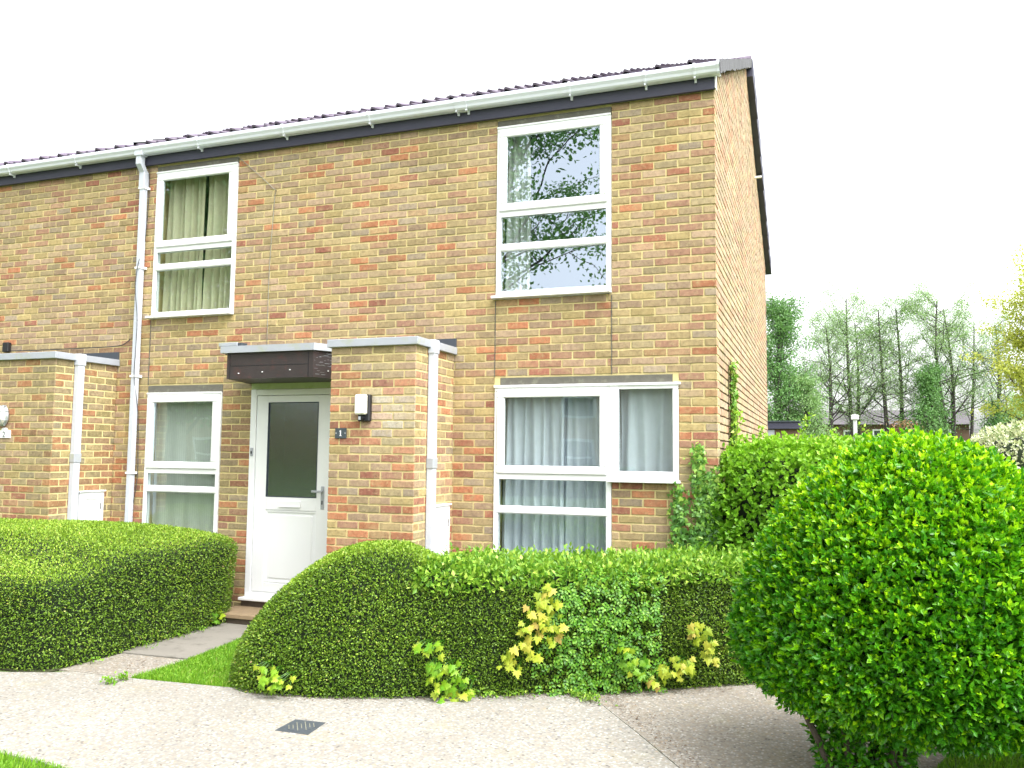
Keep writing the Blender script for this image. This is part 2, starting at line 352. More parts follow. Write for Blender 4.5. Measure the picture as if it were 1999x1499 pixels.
def brick_wall(name, parent, O, U, N, u0, u1, rows, openings=(), breaks=(), seed=1, right_end=True, redness=.10, redlow=.12, pal_mul=(1, 1, 1), proud=.009, ztop=5.22, mortar='mortar', mossy=None, topfn=None, back=.10, sun_wash=0, pale=None):
    """bricks on the plane through O spanned by U (horizontal) and z; N outward.  rows = (k0,k1) counted down from ztop"""
    rng = np.random.default_rng(seed)
    O = np.array(O, float); U = np.array(U, float); N = np.array(N, float); Z = np.array([0, 0, 1.])
    V = []; F = []; Cc = []
    nu = 7
    def brick(a, b, z0, z1, c):
        nonlocal V, F, Cc
        L = b - a
        n = nu if L > .12 else 3
        ts = np.linspace(0, 1, n)
        j = lambda s: rng.uniform(-s, s)
        pr = rng.normal(0, .0011)
        base = len(V)
        ring = []
        bot = [(a + L * t, z0 + j(.0022)) for t in ts]; top = [(a + L * t, z1 + j(.0018)) for t in ts[::-1]]
        ring = bot + top; m = len(ring)
        cx = (a + b) / 2; cz = (z0 + z1) / 2
        def shrink(p, d): return (p[0] + (d if p[0] < cx else -d) * (1 if abs(p[0] - cx) > L * .45 else 0), p[1] + (d if p[1] < cz else -d))
        for p in ring:
            q = shrink(p, .0030 + j(.001)); V.append(O + U * q[0] + Z * q[1] + N * (pr + j(.0006)))
        for p in ring: V.append(O + U * p[0] + Z * p[1] + N * (pr - .0042))
        for p in ring: V.append(O + U * p[0] + Z * p[1] - N * .014)
        for i in range(n - 1): F.append((base + i, base + i + 1, base + m - 2 - i, base + m - 1 - i))
        for l in (0, 1):
            for i in range(m):
                k = (i + 1) % m
                F.append((base + l * m + i, base + (l + 1) * m + i, base + (l + 1) * m + k, base + l * m + k))
        Cc += [c] * (3 * m)
    zmin = 1e9; zmax = -1e9
    for k in range(rows[0], rows[1]):
        z1r = ztop - RH * k - JT / 2; z0r = z1r - RH + JT
        zc = (z0r + z1r) / 2
        xlo, xhi = u0, u1
        if topfn:
            r = topfn(z1r)
            if r is None: continue
            xlo, xhi = max(u0, r[0]), min(u1, r[1])
            if xhi - xlo < .1: continue
        zmin = min(zmin, z0r); zmax = max(zmax, z1r)
        cuts = [(xlo, xhi)]
        for (a, b, c0, c1) in openings:
            if c0 - .02 < zc < c1 + .02:
                nc = []
                for (p, q) in cuts:
                    if b <= p or a >= q: nc.append((p, q)); continue
                    if a > p: nc.append((p, a))
                    if b < q: nc.append((b, q))
                cuts = nc
        for (bx, c0, c1) in breaks:
            if c0 < zc < c1:
                nc = []
                for (p, q) in cuts:
                    if p < bx < q: nc += [(p, bx), (bx, q)]
                    else: nc.append((p, q))
                cuts = nc
        off = 0 if k % 2 == 0 else BL / 2
        # joints measured from the free end
        ref = u1 if right_end else u0
        for (p, q) in cuts:
            js = []
            n = int((u1 - u0) / BL) + 3
            for i in range(-2, n):
                x = (u1 - off - i * BL) if right_end else (u0 + off + i * BL)
                x += rng.uniform(-.004, .004)
                if p + .045 < x < q - .045: js.append(x)
            js = sorted(js)
            e = [p - JT / 2 if p > xlo + 1e-6 and False else p] + js + [q]
            for i in range(len(e) - 1):
                a = e[i] + (JT / 2 if i > 0 else (.003 if p != xlo else 0)); b = e[i + 1] - (JT / 2 if i < len(e) - 2 else (.003 if q != xhi else 0))
                if b - a < .02: continue
                xm = (a + b) / 2
                pr = redness * (.5 + vnoise(xm, zc, seed)) + redlow * max(0, 1 - zc / 3.0)
                r = rng.random()
                if r < pr: c = PAL[7 + rng.integers(0, 3)] * rng.uniform(.75, 1.05)
                elif r < pr + .10: c = PAL[3] * .5 + PAL[8] * .5
                else: c = PAL[rng.choice(7, p=[.22, .18, .16, .14, .12, .1, .08])] * rng.uniform(.78, 1.18)
                # two-tone firing: lerp some bricks towards red
                if rng.random() < .15: c = c * .7 + PAL[7] * .3
                c = c * np.array(pal_mul)
                if sun_wash: c = c * (1 - sun_wash) + np.array((.54, .455, .35)) * sun_wash * rng.uniform(.85, 1.1)  # gable bleached by bright side light, mixed into the brick colours
                if pale:
                    g = math.exp(-((xm - pale[0]) / .22) ** 2 - ((zc - pale[1]) / .28) ** 2) * rng.uniform(.2, 1.0)
                    c = c * (1 - g) + np.array((.56, .53, .46)) * g
                if mossy:
                    g = mossy(xm, zc)
                    if g > 0:
                        g = min(1, g * rng.uniform(.5, 1.2)); c = c * (1 - g) + np.array((.17, .17, .075)) * g
                brick(a, b, z0r + rng.uniform(-.002, .002), z1r + rng.uniform(-.0015, .0015), (*np.clip(c, 0, 1), 1))
    V = np.array(V)
    # faces are quads: all of them
    w = mesh_np(name, V, F, M['brick'], parent, {'bc': ('FLOAT_COLOR', np.array(Cc))})
    return w

def mortar_bed(name, parent, O, U, N, u0, u1, z0, z1, openings, m, depth=.1, proud=.0075, topfn=None):
    """a slab behind the brick faces, split round the openings"""
    O = np.array(O, float); U = np.array(U, float); N = np.array(N, float)
    xs = sorted(set([u0, u1] + [v for o in openings for v in o[:2] if u0 < v < u1]))
    mb = MB()
    def slab(a, b, c0, c1):
        vs = []
        for z in (c0, c1):
            for d in (-proud, -depth):
                for u in (a, b):
                    vs.append(tuple(O + U * u + N * d + np.array([0, 0, z])))
        mb.add(vs, [(0, 2, 3, 1), (4, 5, 7, 6), (0, 1, 5, 4), (2, 6, 7, 3), (0, 4, 6, 2), (1, 3, 7, 5)])
    for a, b in zip(xs[:-1], xs[1:]):
        xm = (a + b) / 2; cuts = [(z0, z1)]
        for (p, q, c0, c1) in openings:
            if p < xm < q:
                nc = []
                for (s, t) in cuts:
                    if c1 <= s or c0 >= t: nc.append((s, t)); continue
                    if c0 > s: nc.append((s, c0))
                    if c1 < t: nc.append((c1, t))
                cuts = nc
        for (s, t) in cuts: slab(a, b, s, t)
    return mb.build(name, m, parent)

ZT = 5.22
def rz(k): return ZT - RH * k      # bottom of row k (rows counted from 1)
WZ0, WZ1 = 3.29, 5.045             # upper windows
LTOP = 2.42
UL = (-6.48, -5.31, WZ0, WZ1 + .07); UR = (-2.15, -.97, WZ0, WZ1 + .07)
LL = (-6.48, -5.42, .80, LTOP + .09); LRa = (-2.15, -.97, .60, LTOP + .09); LRb = (-.97, -.345, 1.515, LTOP + .09)
DOOR = (-5.025, -3.92, .10, 2.56)
OPEN = [UL, UR, LL, LRa, LRb, DOOR]

house = thing('brick_house', 'buff and red brick end terrace house with white windows and number 1 door', 'house', (-3.3, 4, 0))
def moss1(x, z):
    g = 0
    if -5.42 < x < -5.0 and z < 2.6: g = .45 * max(0, (z - .6) / 2)
    if z < .5: g = max(g, .3)
    return g
fw = brick_wall('front_wall', house, (0, 0, 0), (1, 0, 0), (0, -1, 0), -6.7, 0, (0, 68), OPEN,
    [(-2.15, 2.4, 3.4), (-.97, 2.4, 3.4), (-6.48, 2.4, 3.4), (-5.42, 2.4, 3.0), (-2.15, 5.0, 5.3), (-.97, 5.1, 5.3), (-2.15, 0, .7), (-.97, .5, 1.6)], 11, redness=.10, redlow=.40, mossy=moss1)
mortar_bed('front_mortar', house, (0, 0, 0), (1, 0, 0), (0, -1, 0), -6.7, -.006, 0, 5.24, OPEN, M['mortar'], .24)
DEP = 8.2; RIDGE_Y = 4.1; EAVE = 5.335; RIDGE_Z = 7.28
def gtop(z):      # interval of y in which the gable rises above z
    if z < EAVE - .05: return (0, DEP)
    t = (z - (EAVE - .05)) / (RIDGE_Z - EAVE) 
    if t >= 1: return None
    return (RIDGE_Y * t, DEP - (DEP - RIDGE_Y) * t)
brick_wall('gable_wall', house, (0, 0, 0), (0, 1, 0), (1, 0, 0), .012, DEP, (-26, 68), [(1.0, 1.03, 0, 2.75)], [], 23, right_end=False, redness=.17, redlow=.10, pal_mul=(1.06, 1.02, 1.0), topfn=gtop, sun_wash=.38)
mb = MB(); mb.add([(-.012, .0, 0), (-.012, DEP, 0), (-.012, DEP, EAVE - .08), (-.012, RIDGE_Y, RIDGE_Z - .07), (-.012, .0, EAVE - .08),
                   (-.24, .0, 0), (-.24, DEP, 0), (-.24, DEP, EAVE - .15), (-.24, RIDGE_Y, RIDGE_Z - .13), (-.24, .0, EAVE - .15)],
                  [(0, 1, 2, 3, 4), (9, 8, 7, 6, 5), (0, 5, 6, 1), (1, 6, 7, 2), (2, 7, 8, 3), (3, 8, 9, 4)])
mb.build('gable_mortar', M['mortar_shade'], house)
MB().box(-6.7, 0, DEP - .2, DEP, 0, EAVE - .1).build('rear_wall', M['bg_brick'], house)
MB().box(-6.9, -6.7, .3, DEP, 0, EAVE - .1).box(-6.7, -.25, .3, DEP - .2, 2.62, 2.80).box(-6.7, -.25, .3, DEP - .2, .05, .10).box(-6.7, -.25, 3.0, 3.1, .1, 5.2).build('inner_wall', M['room'], house)

# ------------------------------------------------------------------ roof
def tile_roof(name, parent, x0, x1, y0, z0, y1, z1, seed=0, side=1):
    """interlocking roll tiles from the eave (y0,z0) to the ridge (y1,z1)"""
    n = int(round(math.hypot(y1 - y0, z1 - z0) / .34)); L = (y1 - y0) / n; H = (z1 - z0) / n
    xs = []; hs = []
    P = .30
    prof = [(0, 0), (.03, .030), (.07, .050), (.12, .046), (.28, .018), (.42, .004), (.52, .0), (.56, .018), (.60, .022), (.66, .012), (.74, 0), (.98, 0)]
    k = 0
    x = x1
    while x > x0 - P:
        for u, h in prof:
            xx = x - P + u * P
            xs.append(xx); hs.append(h)
        x -= P
    o = np.argsort(xs); xs = np.clip(np.array(xs)[o], x0, x1); hs = np.array(hs)[o]
    V = []; F = []
    W = len(xs); rng = random.Random(seed)
    sl = math.hypot(L, H)
    nz = abs(L) / sl; ny = -H / sl * (1 if L > 0 else -1)
    for c in range(n):
        jit = rng.uniform(-.004, .004)
        for (t, lift) in ((-.02, .034), (-.02, .010 - .03), (1.0, .008)):
            pass
        for (t, lift) in ((-.06, .010), (-.06, .032), (1.02, .006)):
            base = len(V)
            for i in range(W):
                h = hs[i] * .8 + lift + jit
                V.append((xs[i], y0 + L * (c + t) + ny * h, z0 + H * (c + t) + nz * h))
        b = len(V) - 3 * W
        for r in (0, 1):
            for i in range(W - 1):
                F.append((b + r * W + i, b + r * W + i + 1, b + (r + 1) * W + i + 1, b + (r + 1) * W + i))
    return mesh_np(name, V, F, M['tile'], parent)
ROOFX1 = .07
rf = tile_roof('roof', house, -6.7, ROOFX1, -.13, EAVE, RIDGE_Y, RIDGE_Z, 1)
tile_roof('rear_roof', house, -6.7, ROOFX1, DEP + .15, EAVE - .02, RIDGE_Y, RIDGE_Z, 2)
MB().add([(-6.7, -.10, EAVE - .02), (.03, -.10, EAVE - .02), (.03, RIDGE_Y, RIDGE_Z - .02), (-6.7, RIDGE_Y, RIDGE_Z - .02), (.03, DEP + .1, EAVE - .04), (-6.7, DEP + .1, EAVE - .04)], [(0, 1, 2, 3), (3, 2, 4, 5)]).build('roof_felt', M['felt'], house, recalc=False)
mb = MB()
n = 22
mb.tube([(-6.7 + (ROOFX1 + 6.7) * i / n, RIDGE_Y, RIDGE_Z + .0) for i in range(n + 1)], .075, 10)
mb.build('ridge_tile', M['tile'], house, True)
# verge: cement pointing on the front slope, dark undercloak and boards on the rear slope
rng = random.Random(4)
def verge(name, ya, za, yb, zb, th, x0, x1, m, up=.05, jag=.0, n=26):
    mb = MB(); vs = []
    for i in range(n + 1):
        t = i / n; y = ya + (yb - ya) * t; z = za + (zb - za) * t
        j = rng.uniform(-jag, jag)
        vs += [(x0, y, z + up), (x1 + rng.uniform(-jag, jag) * .5, y, z + up + j * .4), (x1 + rng.uniform(-jag, jag) * .4, y, z - th + j), (x0, y, z - th)]
    F = []
    for i in range(n):
        a = i * 4; b = a + 4
        F += [(a, b, b + 1, a + 1), (a + 1, b + 1, b + 2, a + 2), (a + 2, b + 2, b + 3, a + 3), (a + 3, b + 3, b, a)]
    F += [(0, 1, 2, 3), (n * 4 + 3, n * 4 + 2, n * 4 + 1, n * 4)]
    mb.add(vs, F); return mb.build(name, m, house)
verge('verge', -.13, EAVE, RIDGE_Y, RIDGE_Z, .09, -.01, .075, M['verge_mortar'], .03, .014, 44)
mb = MB()
nn = 12
for i in range(nn):     # overlapping dark verge pieces stepping down the rear slope
    t0 = i / nn; t1 = (i + 1.08) / nn
    ya = RIDGE_Y + (DEP + .2 - RIDGE_Y) * t0; yb = RIDGE_Y + (DEP + .2 - RIDGE_Y) * min(t1, 1.0)
    za = RIDGE_Z + (EAVE - RIDGE_Z) * t0; zb = RIDGE_Z + (EAVE - RIDGE_Z) * min(t1, 1.0)
    xo = .085 + .004 * (i % 2)
    vs = [(-.005, ya, za + .02), (xo, ya, za + .02), (xo, ya, za - .22), (-.005, ya, za - .22), (-.005, yb, zb + .05), (xo + .01, yb, zb + .05), (xo + .01, yb, zb - .22), (-.005, yb, zb - .22)]
    mb.add(vs, [(0, 1, 2, 3), (7, 6, 5, 4), (0, 4, 5, 1), (1, 5, 6, 2), (2, 6, 7, 3), (3, 7, 4, 0)])
mb.build('bargeboard', M['fascia'], house)
MB().box(-.02, .10, DEP + .16, DEP + .30, EAVE - .20, EAVE - .10, .01).build('rear_gutter', M['upvc'], house)
MB().box(.012, .11, 5.4, 5.45, 6.02, 6.045).build('overflow_pipe', M['upvc'], house)

# front eaves
MB().box(-6.7, .012, -.055, -.0195, 5.135, 5.365).box(-6.7, -.0, -.0195, .05, 5.30, 5.36).build('fascia', M['fascia'], house)
MB().box(.0125, .022, -.058, .02, 5.14, 5.36).build('fascia_end_cap', M['upvc'], house)
def gutter_prof(y, z):
    return [(y + .0, z + .095), (y - .118, z + .095), (y - .122, z + .088), (y - .118, z + .060), (y - .100, z + .035), (y - .092, z + .012), (y - .075, z), (y - .012, z), (y, z + .012)]
def gutter(parent, x0, x1, brs, joints, cap):
    g = MB().extr(gutter_prof(-.056, 5.243), x0, x1).build('gutter', M['gutter_white'], parent)
    mb = None
    def ring(x, w, e=.006):
        p = gutter_prof(-.056, 5.243); cy = -.115; cz = 5.29
        mb.extr([(cy + (a - cy) * 1.10, cz + (b - cz) * 1.16) for a, b in p], x - w / 2, x + w / 2)
    for x in brs:
        mb = MB(); ring(x, .022); mb.box(x - .010, x + .010, -.075, -.058, 5.205, 5.26)
        mb.box(x - .008, x + .008, -.14, -.075, 5.222, 5.245); mb.build('gutter_bracket', M['gutter_white'], g)
    for x in joints: mb = MB(); ring(x, .09); mb.build('gutter_joint', M['gutter_white'], g)
    if cap: mb = MB(); ring(x1 - .012, .024); mb.build('gutter_end_cap', M['gutter_white'], g)
    return g
g = gutter(house, -6.7, .065, [-5.78, -4.62, -3.55, -2.55, -2.44, -1.35, -.62, -.16], [-2.495], True)
# downpipe
mb = MB()
px = -6.63
mb.box(px - .06, px + .06, -.165, -.07, 5.225, 5.345, .006)
mb.box(px - .035, px + .035, -.155, -.085, 5.13, 5.226)
mb.add([(px - .036, -.155, 5.13), (px + .036, -.155, 5.13), (px + .036, -.085, 5.13), (px - .036, -.085, 5.13),
        (px - .036 + .0, -.085, 5.04), (px + .036, -.085, 5.04), (px + .036, -.016, 5.04), (px - .036, -.016, 5.04)],
       [(0, 1, 5, 4), (1, 2, 6, 5), (2, 3, 7, 6), (3, 0, 4, 7), (0, 3, 2, 1), (4, 5, 6, 7)])
mb.box(px - .042, px + .042, -.092, -.012, 4.86, 5.05, .005)
mb.box(px - .034, px + .034, -.083, -.018, .05, 4.87, .006)
dp = mb.build('downpipe', M['upvc_pipe'], house)
for z in (4.86, 3.9, 2.62, 1.5): MB().box(px - .045, px + .045, -.09, -.010, z - .012, z + .012).box(px + .04, px + .06, -.03, -.006, z - .014, z + .014).build('pipe_clip', M['upvc'], dp)

# ------------------------------------------------------------------ windows
def frame_ring(mb, x0, x1, z0, z1, w, y0, y1, b=.004):
    mb.box(x0, x1, y0, y1, z1 - w, z1, b); mb.box(x0, x1, y0, y1, z0, z0 + w, b)
    mb.box(x0, x0 + w, y0, y1, z0 + w + .0003, z1 - w - .0003, b); mb.box(x1 - w, x1, y0, y1, z0 + w + .0003, z1 - w - .0003, b)
def pane(parent, x0, x1, z0, z1, y, m='glass'):
    p = MB().poly([(x0, y, z0), (x1, y, z0), (x1, y, z1), (x0, y, z1)]).build('pane', M[m], parent, recalc=False)
    s = MB(); w = .007
    frame_ring(s, x0 - .001, x1 + .001, z0 - .001, z1 + .001, w, y - .006, y - .0005, 0)
    s.build('gasket', M['seal'], parent)
    return p
def window_three(parent, x0, x1, z0, z1, top_split, mid_split, gl, sill=True, wmid=.075):
    """opening light over two fixed lights"""
    yf = -.012
    mb = MB()
    fw_ = .048
    mb.box(x0, x1, yf, .055, z1 - .045, z1, .004)
    mb.box(x0, x1, yf, .055, z0, z0 + fw_ + .02, .004)
    mb.box(x0, x0 + fw_, yf, .055, z0 + fw_ + .021, z1 - .046, .004); mb.box(x1 - fw_, x1, yf, .055, z0 + fw_ + .021, z1 - .046, .004)
    mb.box(x0 + .01, x1 - .01, yf + .002, .055, top_split - .045, top_split + .012, .004)
    mb.box(x0 + .01, x1 - .01, yf - .006, .055, mid_split - wmid / 2, mid_split + wmid / 2, .012)
    f = mb.build('window_frame', M['upvc'], parent)
    s = MB(); a, b, c, d = x0 + .030, x1 - .030, top_split + .012, z1 - .030
    frame_ring(s, a, b, c, d, .078, -.030, .02, .008)
    s.build('opening_sash', M['upvc'], f)
    pane(f, a + .070, b - .070, c + .070, d - .070, -.010, gl[0])
    pane(f, x0 + fw_ - .005, x1 - fw_ + .005, mid_split + wmid / 2 - .006, top_split - .040, .012, gl[1])
    pane(f, x0 + fw_ - .005, x1 - fw_ + .005, z0 + fw_ + .010, mid_split - wmid / 2 + .006, .012, gl[2])
    if sill:
        MB().box(x0 - .03, x1 + .003, -.075, .02, z0 - .006, z0 + .020, .004).build('window_sill', M['upvc'], f)
    MB().box(x0, x1, -.022, -.005, z1 - .012, z1 + .006, .002).build('head_trim', M['upvc'], f)
    return f
G3 = ['glass', 'glass', 'glass']
GD = ['glass_dark'] * 3
window_three(house, -6.475, -5.315, WZ0 + .01, WZ1, 4.123, 3.90, G3)
window_three(house, -2.145, -.975, WZ0 + .01, WZ1, 4.165, 3.81, GD)
window_three(house, -6.475, -5.425, .62, LTOP, 1.545, 1.325, G3)
f = window_three(house, -2.145, -.975, .60, LTOP, 1.562, 1.226, G3, False)
mb = MB()
yf = -.014
mb.box(-.899, -.348, yf, .055, LTOP - .045, LTOP, .004); mb.box(-.899, -.348, yf, .055, 1.535, 1.615, .004)
mb.box(-.990, -.90, yf - .004, .055, 1.535, LTOP - .001, .006); mb.box(-.40, -.348, yf, .055, 1.616, LTOP - .046, .004)
f2 = mb.build('side_window_frame', M['upvc'], house)
pane(f2, -.904, -.394, 1.61, LTOP - .042, .008)
MB().box(-1.0, -.330, -.075, .02, 1.512, 1.537, .004).build('window_sill', M['upvc'], f2)
MB().box(-2.15, -.325, -.030, -.005, LTOP - .010, LTOP + .014, .003).build('head_trim', M['upvc'], f2)
# lintels
for (a, b, z0, z1) in ((-6.475, -5.315, WZ1 + .007, WZ1 + .072), (-2.145, -.975, WZ1 + .007, WZ1 + .072), (-6.475, -5.425, LTOP + .007, LTOP + .088), (-2.09, -.40, LTOP + .015, LTOP + .088)):
    MB().box(a, b, -.003, .1, z0, z1, .003).build('lintel', M['conc_lintel'], house)
MB().box(-2.15, -2.092, -.001, .1, LTOP + .015, LTOP + .088).build('lintel_mortar', M['mortar'], house); MB().box(-.398, -.345, -.001, .1, LTOP + .015, LTOP + .088).build('lintel_mortar', M['mortar'], house)
# sealant lines at the movement joints
for x in (-2.15, -.97, -6.48): MB().box(x - .003, x + .003, -.004, .01, LTOP + .10, WZ0 - .01).build('sealant', M['conc_lintel'], house)

# ------------------------------------------------------------------ curtains
def curtain(name, x0, x1, z0, z1, y, m, label, cat='curtain', folds=9, amp=.035, seed=0, gather=None, group=None, drape=None):
    rng = np.random.default_rng(seed)
    nx = int((x1 - x0) / .009) + 2; nz = 18
    xs = np.linspace(x0, x1, nx); ph = np.cumsum(rng.uniform(.6, 1.4, nx)); ph = ph / ph[-1] * folds * 2 * PI
    V = []; F = []
    for j in range(nz):
        t = j / (nz - 1); z = z1 + (z0 - z1) * t
        g = gather(t) if gather else 0
        for i in range(nx):
            w = math.sin(ph[i]) * amp * (.55 + .45 * t) + math.sin(ph[i] * .37 + 1.3 + t) * amp * .5
            x = xs[i] + g * (xs[i] - (x0 + x1) / 2) + .01 * math.sin(ph[i] * .5 + 3 * t)
            V.append((x, y + w, z))
    for j in range(nz - 1):
        for i in range(nx - 1):
            a = j * nx + i; F.append((a, a + 1, a + nx + 1, a + nx))
    return tag(mesh_np(name, V, F, M[m], None, smooth=True), label, cat, group)
curtain('curtain', -6.46, -5.88, 3.2, 5.05, .16, 'curt_beige', 'beige pleated curtain half beside the downpipe in upper window', folds=7, seed=1, amp=.045)
curtain('curtain', -5.90, -5.32, 3.2, 5.05, .17, 'curt_beige', 'beige pleated curtain half away from the downpipe in upper window', folds=6, seed=2, amp=.05)
curtain('curtain', -2.12, -1.84, 3.2, 5.05, .15, 'curt_lace', 'narrow white lace curtain drawn to one side of upper window', folds=4, seed=3, amp=.04)
curtain('net_curtain', -2.12, -.97, 3.2, 3.42, .20, 'curt_lace', 'low white net along the bottom of upper window nearest the gable', folds=12, seed=13, amp=.01)
curtain('net_curtain', -6.46, -5.42, .6, 2.45, .12, 'curt_net', 'flat grey green net curtain in ground floor window by door', folds=5, seed=4, amp=.008)
curtain('curtain', -2.12, -1.46, .6, 2.45, .13, 'curt_blue', 'pale blue pleated curtain half next to meter box side of big window', folds=7, seed=5, amp=.035)
curtain('curtain', -1.50, -.93, .6, 2.45, .165, 'curt_blue', 'pale blue pleated curtain half in the middle of big ground window', folds=6, seed=6, amp=.035)
curtain('curtain', -.92, -.34, 1.4, 2.45, .13, 'curt_blue', 'pale blue curtain in the small side pane beside ivy', folds=4, seed=7, amp=.03)

# ------------------------------------------------------------------ door
dr = MB()
dx0, dx1, dz0, dz1 = -5.02, -3.925, .17, 2.44
dr.box(dx0, dx0 + .075, -.02, .06, dz0, dz1, .004); dr.box(dx1 - .075, dx1, -.02, .06, dz0, dz1, .004)
dr.box(dx0 + .076, dx1 - .076, -.02, .06, dz1 - .065, dz1, .004); dr.box(dx0 + .03, dx1 - .03, -.005, .05, dz0 + .02, dz0 + .09, .003)
dframe = dr.build('door_frame', M['upvc'], house)
MB().box(dx0 - .03, dx1, -.09, .04, .168, .198, .005).build('threshold', M['upvc'], dframe)
MB().box(dx0 + .002, dx1, -.016, .05, 2.442, 2.56).build('head_panel', M['moss_white'], house)
d = MB()
lx0, lx1, lz0, lz1 = dx0 + .080, dx1 - .080, .262, dz1 - .07
gx0, gx1, gz0, gz1 = -4.79, -4.155, 1.275, 2.295
d.box(lx0, gx0, -.012, .035, lz0, lz1, .004); d.box(gx1, lx1, -.012, .035, lz0, lz1, .004)
d.box(gx0 - .002, gx1 + .002, -.012, .035, gz1, lz1, .004); d.box(gx0 - .002, gx1 + .002, -.012, .035, 1.135, gz0, .004)
d.box(gx0 - .002, gx1 + .002, -.012, .035, lz0, .36, .004)
d.box(gx0, gx1, .008, .03, .36, 1.135)
frame_ring(d, gx0 + .0, gx1 - .0, .362, 1.133, .022, -.004, .01, .004)
d.box(gx0 + .05, gx1 - .05, -.001, .01, .41, 1.085, .006)
door = d.build('door', M['upvc'], house)
pp = MB().poly([(gx0, .0, gz0), (gx1, .0, gz0), (gx1, .0, gz1), (gx0, .0, gz1)]).build('glass', M['glass_frost'], door, recalc=False)
s = MB(); frame_ring(s, gx0 - .001, gx1 + .001, gz0 - .001, gz1 + .001, .008, -.014, .0, 0); s.build('gasket', M['seal'], door)
MB().box(-4.095, -4.055, -.022, -.012, 1.16, 1.40, .003).box(-4.19, -4.062, -.062, -.047, 1.335, 1.357, .004).box(-4.083, -4.067, -.05, -.02, 1.338, 1.354).build('handle', M['upvc_grey'], door)
MB().box(-4.082, -4.068, -.0245, -.0215, 1.21, 1.25).build('keyhole', M['black'], door)
MB().box(-4.62, -4.34, -.026, -.012, 1.175, 1.235, .004).box(-4.615, -4.345, -.032, -.024, 1.170, 1.182).build('letterbox', M['upvc'], door)
MB().box(-5.0, -4.965, -.032, -.02, 1.71, 1.80, .003).build('bell_push', M['upvc_grey'], dframe)
MB().box(-4.99, -4.975, -.036, -.031, 1.735, 1.765).build('bell_button', M['black'], dframe)
# doorstep
MB().box(-5.10, -3.49, -.46, -.02, .055, .10, .006).build('doorstep', M['step'], house)
MB().box(-5.07, -3.50, -.43, .0, 0, .055).box(-5.05, -3.9, -.03, .08, .10, .168).build('step_riser', M['step_riser'], house)

# ------------------------------------------------------------------ porch store blocks, canopies
def porch_block(parent, x0, x1, seed, name='porch_wall', mossy=None, pale=None):
    yb = -.86; zt = 2.76
    k0 = 32
    brick_wall(name, parent, (0, yb, 0), (1, 0, 0), (0, -1, 0), x0, x1, (k0, 68), [], [], seed, redness=.22, redlow=.30, mossy=mossy, pale=pale)
    mb_ = mortar_bed('porch_mortar', parent, (0, yb, 0), (1, 0, 0), (0, -1, 0), x0 + .003, x1 - .004, 0, zt, [], M['mortar'], .1)
    brick_wall('porch_return_wall', parent, (x1, 0, 0), (0, 1, 0), (1, 0, 0), yb + .012, -.001, (k0, 68), [], [], seed + 5, right_end=False, redness=.16, redlow=.18, mossy=mossy)
    MB().box(x1 - .1, x1 - .0045, yb + .01, -.003, 0, zt).build('return_mortar', M['mortar'], parent); MB().box(x0 + .003, x0 + .1, yb + .1, -.003, 0, zt).build('return_mortar', M['mortar'], parent)
    c = MB()
    c.box(x0 - .03, x1 + .035, yb - .035, yb + .0, 2.752, 2.825, .004)
    c.box(x1 + .0, x1 + .035, yb + .001, -.002, 2.752, 2.825, .004)
    c.box(x0 - .03, x0 + .0, yb + .001, -.002, 2.752, 2.825, .004)
    cap = c.build('porch_coping', M['cap'], parent)
    MB().box(x0, x1 - .001, yb + .001, -.002, 2.762, 2.80).box(x0, x1 + .03, -.035, -.012, 2.80, 2.915).build('porch_roof', M['felt'], parent)
    return cap
def mossb(x, z): return .25 if z > 2.65 else (.12 if x > -.9 and x < -.6 else 0)
porch_block(house, -3.48, -2.59, 31, mossy=mossb, pale=(-2.85, 2.12))
def sq_pipe(parent, x, y0, y1):
    p = MB().box(x, x + .065, y0, y1, .05, 2.71, .005).box(x - .001, x + .072, y0 - .008, y1 + .008, 2.70, 2.83, .004)
    o = p.build('roof_drain_pipe', M['upvc_pipe'], parent)
    MB().box(x - .0005, x + .071, y0 - .007, y1 + .007, 1.62, 1.72, .004).build('pipe_collar', M['upvc_grey'], o)
sq_pipe(house, -2.587, -.605, -.52)
# canopy over the door (splayed sides)
cp = [(-4.89, -.60), (-3.85, -.60), (-3.55, -.005), (-5.06, -.005)]
can = MB().prism(cp, 2.505, 2.770).build('canopy', M['dark_wood'], house)
g_ = MB().box(-4.85, -3.91, -.6025, -.5985, 2.636, 2.641).box(-4.855, -4.849, -.603, -.5985, 2.507, 2.768).box(-3.91, -3.904, -.603, -.5985, 2.507, 2.768)
g_.build('board_joint', M['black'], can)
for (xx, yy, zz) in ((-4.65, -.806, 2.545), (-4.36, -.806, 2.552), (-4.02, -.806, 2.560), (-3.92, -.806, 2.60)):
    pass
for (xx, zz) in ((-4.74, 2.56), (-4.45, 2.568), (-4.12, 2.583)): MB().tube([(xx, -.610, zz), (xx + .004, -.599, zz)], .006, 8).build('screw_cap', M['upvc'], can)
MB().tube([(-3.765, -.455, 2.575), (-3.79, -.445, 2.575)], .006, 8).build('screw_cap', M['upvc'], can)
